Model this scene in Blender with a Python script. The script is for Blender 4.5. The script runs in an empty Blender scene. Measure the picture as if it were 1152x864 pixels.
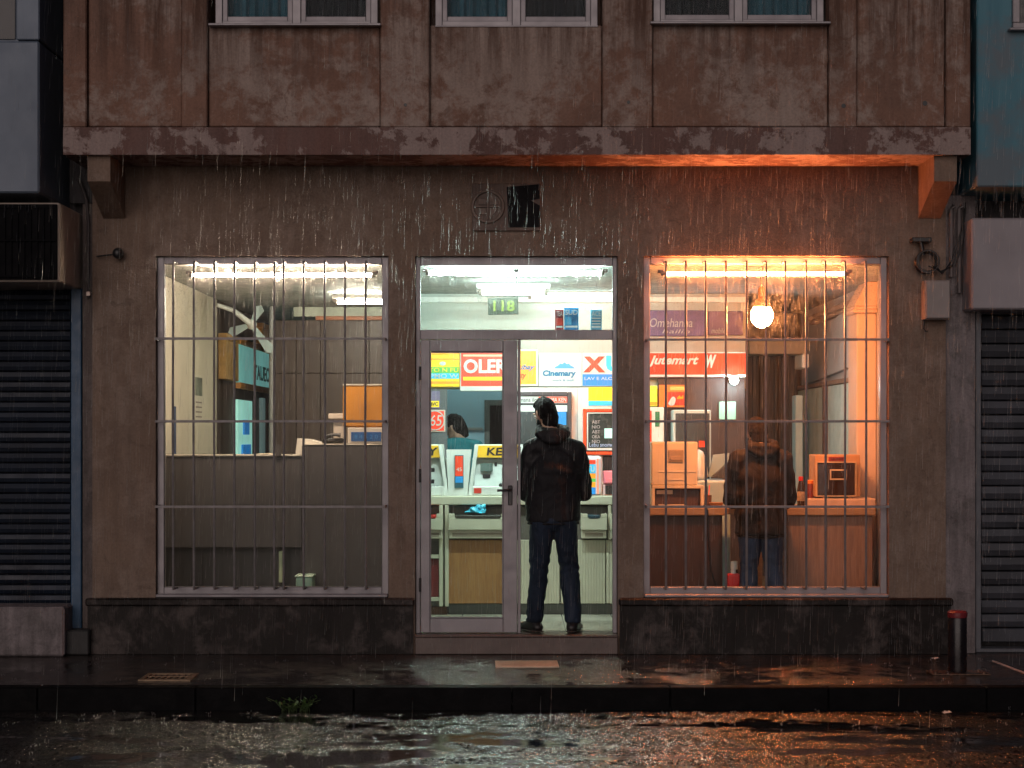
import bpy, bmesh, math, random
from mathutils import Vector, Matrix, noise
random.seed(7)
R = math.radians
sc = bpy.context.scene
COL = sc.collection
F, D, HZ, CX, CH = 1848.0, 12.0, 489.0, 576.0, 1.6
def PX(px, Y=0.0): return (px - CX) * (D + Y) / F
def PZ(py, Y=0.0): return CH - (py - HZ) * (D + Y) / F
FL = 0.14                                             # shop floor level

# ------------------------------------------------------------------ materials
def _nt(name):
    m = bpy.data.materials.new(name); m.use_nodes = True
    nt = m.node_tree; nt.nodes.clear()
    out = nt.nodes.new('ShaderNodeOutputMaterial')
    return m, nt, out
def N(nt, t, **kw):
    n = nt.nodes.new(t)
    for k, v in kw.items():
        if k.startswith('i_'):
            n.inputs[k[2:].replace('_', ' ')].default_value = v
        else: setattr(n, k, v)
    return n
def coords(nt, scale=(1, 1, 1)):
    tc = N(nt, 'ShaderNodeTexCoord'); mp = N(nt, 'ShaderNodeMapping')
    mp.inputs['Scale'].default_value = scale
    nt.links.new(tc.outputs['Object'], mp.inputs['Vector'])
    return mp.outputs['Vector']
def noise_tex(nt, vec, scale, detail=4, rough=.55, dist=0):
    n = N(nt, 'ShaderNodeTexNoise'); n.inputs['Scale'].default_value = scale
    n.inputs['Detail'].default_value = detail; n.inputs['Roughness'].default_value = rough
    n.inputs['Distortion'].default_value = dist
    nt.links.new(vec, n.inputs['Vector']); return n.outputs['Fac']
def ramp(nt, fac, stops):
    r = N(nt, 'ShaderNodeValToRGB'); e = r.color_ramp.elements
    while len(e) < len(stops): e.new(0.5)
    for i, (p, c) in enumerate(stops):
        e[i].position = p; e[i].color = (c, c, c, 1) if isinstance(c, (int, float)) else (*c, 1)
    nt.links.new(fac, r.inputs['Fac']); return r.outputs['Color']
def mix(nt, fac, a, b, blend='MIX'):
    m = N(nt, 'ShaderNodeMix', data_type='RGBA', blend_type=blend)
    for sock, v in ((m.inputs[0], fac), (m.inputs[6], a), (m.inputs[7], b)):
        if isinstance(v, (int, float)): sock.default_value = v if sock is m.inputs[0] or sock.name == 'Factor' else (v, v, v, 1)
        elif isinstance(v, tuple): sock.default_value = (*v, 1)
        else: nt.links.new(v, sock)
    return m.outputs[2]
def bump(nt, h, strength, dist=.01, normal=None):
    b = N(nt, 'ShaderNodeBump'); b.inputs['Strength'].default_value = strength
    b.inputs['Distance'].default_value = dist; nt.links.new(h, b.inputs['Height'])
    if normal: nt.links.new(normal, b.inputs['Normal'])
    return b.outputs['Normal']
def principled(nt, out, color, rough, normal=None, metallic=0.0, spec=.5, emit=None, es=0.0):
    p = N(nt, 'ShaderNodeBsdfPrincipled')
    for key, v in (('Base Color', color), ('Roughness', rough), ('Metallic', metallic)):
        if isinstance(v, (int, float)): p.inputs[key].default_value = v
        elif isinstance(v, tuple): p.inputs[key].default_value = (*v, 1)
        else: nt.links.new(v, p.inputs[key])
    p.inputs['Specular IOR Level'].default_value = spec
    if normal: nt.links.new(normal, p.inputs['Normal'])
    if emit:
        if isinstance(emit, tuple): p.inputs['Emission Color'].default_value = (*emit, 1)
        else: nt.links.new(emit, p.inputs['Emission Color'])
        p.inputs['Emission Strength'].default_value = es
    nt.links.new(p.outputs[0], out.inputs['Surface']); return p

MATS = {}
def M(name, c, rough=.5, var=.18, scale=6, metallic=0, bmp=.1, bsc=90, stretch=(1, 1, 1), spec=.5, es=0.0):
    """plain paint / metal / cloth: colour varied by noise, fine bump, uneven gloss"""
    if name in MATS: return MATS[name]
    m, nt, out = _nt(name)
    v = coords(nt, stretch)
    f = noise_tex(nt, v, scale, 5, .6)
    f = ramp(nt, f, [(.3, 0.0), (.7, 1.0)])
    lo = tuple(max(0, x * (1 - var)) for x in c); hi = tuple(min(1, x * (1 + var)) for x in c)
    col = mix(nt, f, lo, hi)
    rr = ramp(nt, noise_tex(nt, v, scale * 2.3, 3), [(.3, max(.03, rough - .1)), (.7, min(1, rough + .1))])
    nrm = bump(nt, noise_tex(nt, v, bsc, 3), bmp, .004) if bmp else None
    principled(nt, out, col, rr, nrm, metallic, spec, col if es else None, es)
    MATS[name] = m; return m
def GLOW(name, c, s):
    if name in MATS: return MATS[name]
    m, nt, out = _nt(name)
    e = N(nt, 'ShaderNodeEmission'); e.inputs['Color'].default_value = (*c, 1); e.inputs['Strength'].default_value = s
    nt.links.new(e.outputs[0], out.inputs['Surface']); MATS[name] = m; return m

def plaster(name, c1, c2, c3, patch=(.47, .56), sc_=1.1, streak=.5, rough=.85, bmp=.6, drip=None, spec=.25):
    m, nt, out = _nt(name)
    v = coords(nt); vs = coords(nt, (1, 1, .12))
    big = noise_tex(nt, v, sc_, 10, .68, .6)
    fine = noise_tex(nt, v, 9, 8, .7, .3)
    base = mix(nt, ramp(nt, noise_tex(nt, v, 2.6, 6, .6), [(.35, 0.0), (.65, 1.0)]), c1, c2)
    # flaked patches with crisp ragged edges
    h = mix(nt, .42, big, fine)
    pat = ramp(nt, h, [(patch[0], 0.0), (patch[1], 1.0)])
    base = mix(nt, pat, base, c3)
    # second, finer flaking
    p2 = ramp(nt, noise_tex(nt, v, 5.5, 9, .72, .5), [(.58, 0.0), (.62, 1.0)])
    base = mix(nt, mix(nt, .55, (0, 0, 0), p2), base, tuple(x * .6 for x in c1))
    p3 = ramp(nt, noise_tex(nt, v, 14, 8, .75), [(.64, 0.0), (.68, 1.0)])
    base = mix(nt, mix(nt, .5, (0, 0, 0), p3), base, tuple(min(1, x * 1.35) for x in c3))
    if drip:
        sx = N(nt, 'ShaderNodeSeparateXYZ'); nt.links.new(v, sx.inputs[0])
        zr = N(nt, 'ShaderNodeMapRange'); zr.inputs['From Min'].default_value = drip[0]; zr.inputs['From Max'].default_value = drip[1]
        nt.links.new(sx.outputs['Z'], zr.inputs['Value'])
        dr = ramp(nt, noise_tex(nt, coords(nt, (1, 1, .06)), 11, 5, .7), [(.40, 0.0), (.6, 1.0)])
        base = mix(nt, mix(nt, 1.0, dr, zr.outputs[0], 'MULTIPLY'), base, tuple(x*.42 for x in c1))
    # rain streaks
    st = ramp(nt, noise_tex(nt, vs, 16, 6, .65), [(.42, 1 - streak), (.62, 1.0)])
    base = mix(nt, 1.0, base, st, 'MULTIPLY')
    sp = ramp(nt, noise_tex(nt, v, 60, 3, .6), [(.3, .8), (.6, 1.0)])
    base = mix(nt, 1.0, base, sp, 'MULTIPLY')
    hh = mix(nt, .5, pat, fine)
    n1 = bump(nt, hh, bmp * .5, .012)
    n2 = bump(nt, noise_tex(nt, v, 70, 6, .7), bmp, .006, n1)
    rr = ramp(nt, noise_tex(nt, vs, 7, 4), [(.35, rough - .3), (.65, rough)])
    principled(nt, out, base, rr, n2, 0, spec)
    MATS[name] = m; return m
def wood(name, c1, c2, axis='z', sc_=5, rough=.45, bmp=.12):
    m, nt, out = _nt(name)
    s = {'z': (5, 5, .35), 'x': (.35, 5, 5)}[axis]
    v = coords(nt, s)
    f = ramp(nt, noise_tex(nt, v, sc_, 8, .62, 1.2), [(.3, 0.0), (.7, 1.0)])
    col = mix(nt, f, c1, c2)
    g = ramp(nt, noise_tex(nt, v, sc_ * 7, 4, .6), [(.35, .72), (.6, 1.0)])
    col = mix(nt, 1.0, col, g, 'MULTIPLY')
    principled(nt, out, col, rough, bump(nt, g, bmp, .003), 0, .4)
    MATS[name] = m; return m
def asphalt():
    m, nt, out = _nt('wet_asphalt')
    v = coords(nt); vx = coords(nt, (.35, 1.3, 1)); vg = coords(nt, (1, .34, 1))
    vb = coords(nt, (.6, 1, 1))
    grain = noise_tex(nt, vb, 80, 3, .7)
    pud = mix(nt, .35, noise_tex(nt, vx, 1.5, 6, .62, .8), noise_tex(nt, v, 6, 5, .65))
    wet = ramp(nt, pud, [(.485, 0.0), (.54, 1.0)])          # 1 = standing water
    col = mix(nt, ramp(nt, grain, [(.3, 0.0), (.6, 1.0)]), (.004, .004, .004), (.016, .015, .015))
    col = mix(nt, wet, col, (.006, .006, .006))
    rough = mix(nt, wet, ramp(nt, noise_tex(nt, v, 3, 5), [(.3, .10), (.7, .2)]), .03)
    inv = ramp(nt, wet, [(0.0, 1.0), (1.0, .04)])
    gc = mix(nt, 1.0, grain, .5, 'SUBTRACT')
    h = mix(nt, 1.0, gc, inv, 'MULTIPLY')
    n1 = bump(nt, h, 1.0, .010)
    n2 = bump(nt, noise_tex(nt, v, 6, 2, .5), .05, .010, n1)
    p = principled(nt, out, col, rough, n2, 0, 1.0); p.inputs['IOR'].default_value = 2.3
    sp = mix(nt, wet, ramp(nt, noise_tex(nt, vg, 62, 3, .8), [(.44, .0), (.58, 1.0)]), 1.0)
    nt.links.new(sp, p.inputs['Specular IOR Level'])
    MATS['wet_asphalt'] = m; return m
def paving():
    m, nt, out = _nt('wet_paving')
    v = coords(nt); vg = coords(nt, (.6, 1, 1))
    br = N(nt, 'ShaderNodeTexBrick'); br.inputs['Scale'].default_value = 1.0
    br.inputs['Brick Width'].default_value = .42; br.inputs['Row Height'].default_value = .42
    br.inputs['Mortar Size'].default_value = .008; br.offset = 0.0
    br.inputs['Color1'].default_value = (.042, .030, .026, 1); br.inputs['Color2'].default_value = (.028, .021, .018, 1)
    br.inputs['Mortar'].default_value = (.008, .007, .007, 1)
    nt.links.new(v, br.inputs['Vector'])
    pud = mix(nt, .4, noise_tex(nt, v, 1.7, 6, .62, .7), noise_tex(nt, v, 7, 5, .65))
    wet = ramp(nt, pud, [(.46, 0.0), (.56, 1.0)])
    col = mix(nt, wet, br.outputs['Color'], (.009, .008, .008))
    col = mix(nt, ramp(nt, noise_tex(nt, v, 11, 6, .7), [(.4, 0.0), (.7, .6)]), col, (.035, .024, .02))
    rough = mix(nt, wet, ramp(nt, noise_tex(nt, v, 8, 5), [(.3, .10), (.7, .22)]), .05)
    inv = ramp(nt, wet, [(0.0, 1.0), (1.0, .05)])
    n0 = bump(nt, br.outputs['Fac'], -.4, .004)
    n1 = bump(nt, mix(nt, 1.0, mix(nt, 1.0, noise_tex(nt, vg, 60, 3, .7), .5, 'SUBTRACT'), inv, 'MULTIPLY'), 1.0, .011, n0)
    n2 = bump(nt, noise_tex(nt, vg, 9, 4, .6), .5, .014, n1)
    principled(nt, out, col, rough, n2, 0, 1.0).inputs['IOR'].default_value = 2.5
    MATS['wet_paving'] = m; return m
def glass(name, dirt=.3, tint=(.93, .96, .95), lo=.5, hi=.68):
    """thin pane: clear, Fresnel mirror, plus clinging drops and grime that scatter light"""
    m, nt, out = _nt(name)
    v = coords(nt); vs = coords(nt, (1, 1, .38))
    tr = N(nt, 'ShaderNodeBsdfTransparent'); tr.inputs['Color'].default_value = (*tint, 1)
    gl = N(nt, 'ShaderNodeBsdfGlossy'); gl.inputs['Roughness'].default_value = .03
    lw = N(nt, 'ShaderNodeFresnel'); lw.inputs['IOR'].default_value = 1.16
    m1 = N(nt, 'ShaderNodeMixShader'); nt.links.new(lw.outputs[0], m1.inputs[0])
    nt.links.new(tr.outputs[0], m1.inputs[1]); nt.links.new(gl.outputs[0], m1.inputs[2])
    df = N(nt, 'ShaderNodeBsdfDiffuse'); df.inputs['Color'].default_value = (.55, .53, .5, 1)
    tl = N(nt, 'ShaderNodeBsdfTranslucent'); tl.inputs['Color'].default_value = (.6, .58, .55, 1)
    m2 = N(nt, 'ShaderNodeMixShader'); m2.inputs[0].default_value = .5
    nt.links.new(df.outputs[0], m2.inputs[1]); nt.links.new(tl.outputs[0], m2.inputs[2])
    a = ramp(nt, noise_tex(nt, vs, 30, 7, .7), [(lo, 0.0), (hi, 1.0)])
    b = ramp(nt, noise_tex(nt, v, 75, 4, .7), [(.5, 0.1), (.66, 1.0)])
    c = ramp(nt, noise_tex(nt, v, 2.2, 4, .6), [(.35, .25), (.65, 1.0)])
    # grime thickens towards the window head, its spread shaped to the tubes' glow
    sx = N(nt, 'ShaderNodeSeparateXYZ'); nt.links.new(coords(nt), sx.inputs[0])
    zr = N(nt, 'ShaderNodeMapRange'); zr.inputs['From Min'].default_value = 2.25; zr.inputs['From Max'].default_value = 2.8
    zr.inputs['To Min'].default_value = .008; zr.inputs['To Max'].default_value = 1.0
    nt.links.new(sx.outputs['Z'], zr.inputs['Value'])
    ab = mix(nt, 1.0, mix(nt, 1.0, a, b, 'MULTIPLY'), c, 'MULTIPLY')
    d = mix(nt, 1.0, ab, zr.outputs[0], 'MULTIPLY')
    d = mix(nt, 1.0, d, (dirt, dirt, dirt), 'MULTIPLY')
    m3 = N(nt, 'ShaderNodeMixShader'); nt.links.new(d, m3.inputs[0])
    nt.links.new(m1.outputs[0], m3.inputs[1]); nt.links.new(m2.outputs[0], m3.inputs[2])
    nt.links.new(m3.outputs[0], out.inputs['Surface'])
    MATS[name] = m; return m
def rainmat():
    m, nt, out = _nt('rain_water')
    tr = N(nt, 'ShaderNodeBsdfTransparent'); gl = N(nt, 'ShaderNodeBsdfGlossy'); gl.inputs['Roughness'].default_value = .35
    tl = N(nt, 'ShaderNodeBsdfTranslucent'); tl.inputs['Color'].default_value = (.8, .8, .8, 1)
    a = N(nt, 'ShaderNodeMixShader'); a.inputs[0].default_value = .5
    nt.links.new(gl.outputs[0], a.inputs[1]); nt.links.new(tl.outputs[0], a.inputs[2])
    b = N(nt, 'ShaderNodeMixShader'); b.inputs[0].default_value = RAIN_A
    nt.links.new(tr.outputs[0], b.inputs[1]); nt.links.new(a.outputs[0], b.inputs[2])
    nt.links.new(b.outputs[0], out.inputs['Surface']); return m
RAIN_A = .5

# ------------------------------------------------------------------ mesh builder
class MB:
    def __init__(s): s.bm = bmesh.new()
    def box(s, x0, x1, y0, y1, z0, z1, bev=0.0, rot=None, piv=None, seg=1):
        x0, x1 = sorted((x0, x1)); y0, y1 = sorted((y0, y1)); z0, z1 = sorted((z0, z1))
        vs = [s.bm.verts.new(p) for p in ((x0,y0,z0),(x1,y0,z0),(x1,y1,z0),(x0,y1,z0),(x0,y0,z1),(x1,y0,z1),(x1,y1,z1),(x0,y1,z1))]
        fs = [s.bm.faces.new([vs[i] for i in q]) for q in ((3,2,1,0),(4,5,6,7),(0,1,5,4),(1,2,6,5),(2,3,7,6),(3,0,4,7))]
        vv = vs
        if bev:
            ed = list({e for f in fs for e in f.edges})
            r = bmesh.ops.bevel(s.bm, geom=ed, offset=min(bev, .45*min(x1-x0, y1-y0, z1-z0)), segments=seg, profile=.5, affect='EDGES')
            vv = list({v for f in r['faces'] for v in f.verts} | {v for v in vs if v.is_valid})
        if rot:
            p = Vector(piv or ((x0+x1)/2, (y0+y1)/2, (z0+z1)/2))
            mt = Matrix.Translation(p) @ rot.to_4x4() @ Matrix.Translation(-p)
            for v in vv: v.co = mt @ v.co
        return s
    def prism(s, pts, a, b, axis='y'):
        """polygon (two coords) pulled along axis from a to b"""
        def p3(p, t):
            return {'y': (p[0], t, p[1]), 'x': (t, p[0], p[1]), 'z': (p[0], p[1], t)}[axis]
        A = [s.bm.verts.new(p3(p, a)) for p in pts]; B = [s.bm.verts.new(p3(p, b)) for p in pts]
        n = len(pts); s.bm.faces.new(A); s.bm.faces.new(B[::-1])
        for i in range(n): s.bm.faces.new((A[i], B[i], B[(i+1) % n], A[(i+1) % n]))
        return s
    def tube(s, pts, r, n=8, cap=True):
        pts = [Vector(p) for p in pts]; rs = r if isinstance(r, (list, tuple)) else [r]*len(pts)
        rings = []
        for i, p in enumerate(pts):
            d = (pts[min(i+1, len(pts)-1)] - pts[max(i-1, 0)]).normalized()
            u = d.cross(Vector((0, 0, 1)) if abs(d.z) < .9 else Vector((0, 1, 0))).normalized(); w = d.cross(u)
            rings.append([s.bm.verts.new(p + (u*math.cos(t)+w*math.sin(t))*rs[i]) for t in [2*math.pi*k/n for k in range(n)]])
        for a, b in zip(rings, rings[1:]):
            for k in range(n): s.bm.faces.new((a[k], a[(k+1) % n], b[(k+1) % n], b[k]))
        if cap: s.bm.faces.new(rings[0][::-1]); s.bm.faces.new(rings[-1])
        return s
    def lathe(s, c, prof, n=24):
        c = Vector(c); rings = []
        for r, z in prof:
            rings.append([s.bm.verts.new(c + Vector((r*math.cos(2*math.pi*k/n), r*math.sin(2*math.pi*k/n), z))) for k in range(n)])
        for a, b in zip(rings, rings[1:]):
            for k in range(n): s.bm.faces.new((a[k], a[(k+1) % n], b[(k+1) % n], b[k]))
        s.bm.faces.new(rings[0][::-1]); s.bm.faces.new(rings[-1]); return s
    def ring(s, c, R_, r, nrm='y', n=28, k=8):
        c = Vector(c); rings = []
        for i in range(n):
            t = 2*math.pi*i/n
            d = {'y': Vector((math.cos(t), 0, math.sin(t))), 'z': Vector((math.cos(t), math.sin(t), 0))}[nrm]
            ax = {'y': Vector((0, 1, 0)), 'z': Vector((0, 0, 1))}[nrm]
            rings.append([s.bm.verts.new(c + d*(R_ + r*math.cos(q)) + ax*r*math.sin(q)) for q in [2*math.pi*j/k for j in range(k)]])
        for i in range(n):
            a, b = rings[i], rings[(i+1) % n]
            for j in range(k): s.bm.faces.new((a[j], a[(j+1) % k], b[(j+1) % k], b[j]))
        return s
    def hull(s, ells, sub=2):
        """convex hull of ellipsoids [(centre, (rx,ry,rz))] - a tapered capsule and the like"""
        b = bmesh.new()
        for c, r in ells:
            q = bmesh.ops.create_icosphere(b, subdivisions=sub, radius=1)
            rr = (r, r, r) if isinstance(r, (int, float)) else r
            for v in q['verts']: v.co = Vector((v.co.x*rr[0], v.co.y*rr[1], v.co.z*rr[2])) + Vector(c)
        if len(ells) > 1:
            h = bmesh.ops.convex_hull(b, input=b.verts[:])
            kill = list({g for g in h['geom_interior'] if isinstance(g, bmesh.types.BMVert)})
            bmesh.ops.delete(b, geom=kill, context='VERTS')
            # drop faces not on the hull
            bmesh.ops.delete(b, geom=[e for e in b.edges if not e.link_faces], context='EDGES')
        me = bpy.data.meshes.new('tmp'); b.to_mesh(me); b.free(); s.bm.from_mesh(me); bpy.data.meshes.remove(me)
        return s
    def sheet(s, fn, nu, nv, th=0):
        g = [[s.bm.verts.new(fn(i/nu, j/nv)) for j in range(nv+1)] for i in range(nu+1)]
        for i in range(nu):
            for j in range(nv): s.bm.faces.new((g[i][j], g[i+1][j], g[i+1][j+1], g[i][j+1]))
        return s
    def text(s, txt, x0, x1, z0, z1, Y, th=.004, shear=0, face='front', bold=.0):
        """lettering fitted to a box; front = read from -Y"""
        cu = bpy.data.curves.new('t', 'FONT'); cu.body = txt; cu.extrude = th/2; cu.shear = shear; cu.offset = bold
        cu.resolution_u = 3
        ob = bpy.data.objects.new('t', cu); COL.objects.link(ob)
        dg = bpy.context.evaluated_depsgraph_get(); me = bpy.data.meshes.new_from_object(ob.evaluated_get(dg))
        bpy.data.objects.remove(ob); bpy.data.curves.remove(cu)
        xs = [v.co.x for v in me.vertices]; ys = [v.co.y for v in me.vertices]
        if not xs: return s
        a, b, c, d = min(xs), max(xs), min(ys), max(ys)
        for v in me.vertices:
            u = (v.co.x-a)/max(1e-6, b-a); w = (v.co.y-c)/max(1e-6, d-c); t = v.co.z
            if face == 'front': v.co = (x0+u*(x1-x0), Y-t, z0+w*(z1-z0))
            elif face == 'right': v.co = (Y+t, x0+u*(x1-x0), z0+w*(z1-z0))       # on a wall whose face looks to +X
        s.bm.from_mesh(me); bpy.data.meshes.remove(me); return s
    def build(s, name, mat, parent=None, loc=None, smooth=False):
        bmesh.ops.recalc_face_normals(s.bm, faces=s.bm.faces[:])
        org = root_of(parent).location if parent else Vector(loc or (0, 0, 0))
        for v in s.bm.verts: v.co -= org
        me = bpy.data.meshes.new(name); s.bm.to_mesh(me); s.bm.free()
        me.materials.append(mat)
        if smooth:
            me.polygons.foreach_set('use_smooth', [True]*len(me.polygons))
            try: me.set_sharp_from_angle(angle=R(40))
            except Exception: pass
        o = bpy.data.objects.new(name, me); COL.objects.link(o)
        if parent: o.parent = parent
        else: o.location = org
        return o
def root_of(o):
    while o.parent: o = o.parent
    return o
def tag(o, label, cat, group=None):
    o['label'] = label; o['category'] = cat
    if group: o['group'] = group
    return o
def thing(name, label, cat, loc, group=None):
    o = bpy.data.objects.new(name, None); COL.objects.link(o); o.location = loc; o.empty_display_size = .1
    return tag(o, label, cat, group)
def part(o, label): o['label'] = label; return o
def kind(o, k): o['kind'] = k; return o

# ------------------------------------------------------------------ palette
pl_up = plaster('stained_plaster', (.26, .145, .105), (.19, .108, .080), (.35, .27, .232), (.46, .54), 1.15, .08, drip=(3.95, 4.5))
pl_band = plaster('flaked_band_plaster', (.18, .10, .085), (.14, .082, .072), (.34, .26, .24), (.485, .515), 2.6, .15)
pl_low = plaster('rain_darkened_plaster', (.24, .168, .126), (.195, .136, .104), (.27, .2, .16), (.48, .58), 1.3, .15)
pl_grey = plaster('rough_white_render', (.24, .21, .215), (.29, .255, .26), (.19, .17, .17), (.5, .6), 3, .3, bmp=1.0)
stone = plaster('dark_marble', (.020, .016, .015), (.013, .011, .010), (.085, .070, .066), (.50, .60), 3.2, .15, rough=.45, bmp=.2, spec=.12)
alu = M('mauve_aluminium', (.26, .245, .26), .4, .12, 4, .3, .05)
steel_bar = M('painted_bar', (.21, .195, .20), .45, .25, 12, .2, .1)
blackm = M('black_metal', (.012, .012, .013), .4, .3)
black_pl = M('black_plastic', (.018, .018, .02), .35, .2)
white_pl = M('white_plastic', (.74, .76, .72), .4, .06)
cream = M('cream_paint', (.60, .55, .44), .5, .08, 2)
beige_pl = M('beige_plastic', (.60, .50, .38), .5, .08)
grey_pl = M('grey_plastic', (.36, .38, .37), .45, .1)
kerbm = M('kerb_stone', (.0035, .0035, .004), .5, .4, 5, 0, .4, 40, (1, 1, 1), .06)
w_oak = wood('oak_laminate', (.30, .135, .045), (.40, .20, .075))
w_dark = wood('dark_wood_panel', (.055, .022, .012), (.085, .035, .018))
w_tan = wood('tan_laminate', (.28, .17, .13), (.33, .20, .155), 'z', 2, .5, .03)
w_top = wood('counter_top_wood', (.42, .23, .12), (.50, .29, .16), 'x')
w_brown = wood('brown_wall_panel', (.05, .034, .028), (.08, .054, .043))
g_dirty = glass('rainy_glass', .55, lo=.42, hi=.66)
g_clear = glass('door_glass', .16)
g_dark = glass('upper_glass', .25, (.85, .92, .95))
water = None

# ------------------------------------------------------------------ the street
m = MB(); m.box(-60, 60, -60, -1.62, -.45, -.14); kind(m.build('road', asphalt()), 'structure')
m = MB(); m.box(-60, 60, -1.5, 0.3, -.4, 0.0); kind(m.build('pavement', paving()), 'structure')
m = MB()
x = -14.0
while x < 14:
    m.box(x+.001, x+.999, -1.62, -1.504, -.4, 0.002, .006); x += 1.0
m.box(-60, -14, -1.62, -1.504, -.4, 0.0); m.box(14, 60, -1.62, -1.504, -.4, 0.0)
kind(m.build('kerb', kerbm), 'structure')

# ------------------------------------------------------------------ the shop building
B = thing('shop_building', 'brown stained plaster building with two barred shop windows, glass door and jutting upper storey', 'building', (0, 0, 0))
xL, xR = PX(104), PX(1064)
W1 = (PX(175), PX(437)); DR = (PX(467), PX(695)); W2 = (PX(724), PX(1000))
zt = PZ(288); zs = PZ(673)
m = MB()
m.box(xL, xR, 0, .24, zt, 3.56)
m.box(xL, W1[0], 0, .24, zs, zt); m.box(W1[1], DR[0], 0, .24, zs, zt)
m.box(DR[1], W2[0], 0, .24, zs, zt); m.box(W2[1], xR, 0, .24, zs, zt)
m.box(xL, DR[0], 0, .24, 0, zs); m.box(DR[1], xR, 0, .24, 0, zs)
m.build('front_wall', pl_low, B)
for a, b in ((PX(100), PX(465)), (PX(697), PX(1068))):
    m = MB(); m.box(a, b, -.04, -.002, 0.002, PZ(681)); m.build('plinth', stone, B)
    m = MB(); m.box(a-.01, b+.012, -.075, -.002, PZ(681)+.001, zs+.006, .012); m.build('plinth_ledge', stone, B)
m = MB(); m.box(DR[0]+.003, DR[1]-.003, -.06, -.003, .002, FL-.012, .006); m.box(DR[0]+.003, DR[1]-.003, -.07, .12, FL-.011, FL+.002, .004)
m.build('threshold', M('threshold_stone', (.11, .08, .07), .35, .25, 9, 0, .2), B)

# jutting upper storey
Yo, Yp = -.5, -.462
zb = PZ(174, Yo); zband = PZ(143, Yo); ztop = 6.4
def ox(px): return PX(px, Yo)
cols = [(71, 97, 1), (97, 204, 0), (204, 233, 1), (233, 428, 'w'), (428, 483, 1), (483, 678, 'w'), (678, 734, 1), (734, 933, 'w'), (933, 964, 1), (964, 1065, 0), (1065, 1092, 1)]
m = MB(); m.box(ox(71), ox(1092), Yo, .24, zb, zband-.001); part(m.build('lower_band', pl_band, B), 'flaking band along the foot of the upper storey')
m = MB()
for a, b, k in cols:
    if k == 1: m.box(ox(a), ox(b), Yo, .24, zband, ztop, .008)
    elif k == 0: m.box(ox(a), ox(b), -.43, .24, zband, ztop); m.box(ox(a)+.006, ox(b)-.006, Yp, -.4301, zband+.012, ztop, .006)
    else:
        zsill = PZ({233: 27, 483: 27, 734: 25}[a], Yo)
        m.box(ox(a), ox(b), -.43, .24, zband, zsill); m.box(ox(a)+.006, ox(b)-.006, Yp, -.4301, zband+.012, zsill, .006)
        m.box(ox(a), ox(b), Yp, .24, zsill+1.35, ztop)
        m.box(ox(a), ox(b), -.2, .24, zsill, zsill+1.35)
m.build('upper_wall', pl_up, B)
for px, py, r in ((949, 119, .016), (1042, 115, .018), (456, 118, .012), (707, 115, .012)):
    m = MB(); m.tube([(ox(px), Yo-.002 if px != 1042 else Yp-.002, PZ(py, Yo)), (ox(px), -.40, PZ(py, Yo))], r, 10); m.build('drill_hole', blackm, B)
curt_t = M('teal_curtain', (.035, .12, .15), .8, .2, 8, 0, .3, 50); room_dark = M('unlit_room_dark', (.012, .010, .012), .8, .2)  # the dark sheets stand in for the unlit room behind the panes
for (a, b, sill, proud, seq) in ((240, 424, 27, 1, 'td'), (489, 673, 27, 0, 'td'), (736, 929, 25, 1, 'dt')):
    x0, x1, z0 = ox(a), ox(b), PZ(sill, Yo); z1 = z0 + 1.34
    f = MB(); y0, y1 = -.425, -.37; w = .05; xm = (x0+x1)/2
    for q in ((x0, x0+w, z0, z1), (x1-w, x1, z0, z1), (xm-.03, xm+.03, z0, z1)): f.box(q[0], q[1], y0, y1, q[2], q[3], .004)
    for p, q in ((x0+w, xm-.03), (xm+.03, x1-w)):
        f.box(p, q, y0, y1, z0, z0+.04, .003); f.box(p, q, y0, y1, z1-.05, z1, .003)
    fr = f.build('upper_window', alu, B)
    f = MB()
    for p, q in ((x0+w, xm-.03), (xm+.03, x1-w)):
        for (u0, u1, v0, v1) in ((p, p+.035, z0+.04, z1-.05), (q-.035, q, z0+.04, z1-.05), (p+.035, q-.035, z0+.04, z0+.075), (p+.035, q-.035, z1-.09, z1-.05)):
            f.box(u0, u1, y0+.012, y1-.004, v0, v1, .003)
    f.build('sash', M('sash_aluminium', (.22, .205, .22), .4, .12, 4, .3, .05), fr)
    for i, (p, q) in enumerate(((x0+w, xm-.03), (xm+.03, x1-w))):
        g = MB(); g.box(p+.02, q-.02, -.40, -.396, z0+.06, z1-.07); g.build('pane', g_dark, fr)
        c = MB(); A, Bq = p, q
        c.sheet(lambda u, v: (A+(Bq-A)*u, -.30+.018*math.sin(u*40)+.006*math.sin(u*97), z0+.02+(z1-z0-.04)*v), 60, 1)
        c.build('curtain_or_room_dark', curt_t if seq[i] == 't' else room_dark, fr, smooth=True)
    s = MB()
    if proud: s.box(x0-.03, x1+.03, -.535, -.4635, z0-.018, z0-.001, .004)
    else: s.box(x0, x1, -.47, -.4635, z0-.012, z0-.001, .002)
    s.build('sill', alu, fr)
# corbels
for sx, pxb in ((1, 1033), (-1, 141)):
    xb = PX(pxb); yF = -.45
    prof = [(-.001, PZ(246)), (yF, PZ(204, yF)), (yF, zb-.001), (-.001, zb-.001)]
    m = MB(); m.prism(prof, xb, xb+sx*.16, 'x'); m.build('corbel', pl_low, B)

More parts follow.
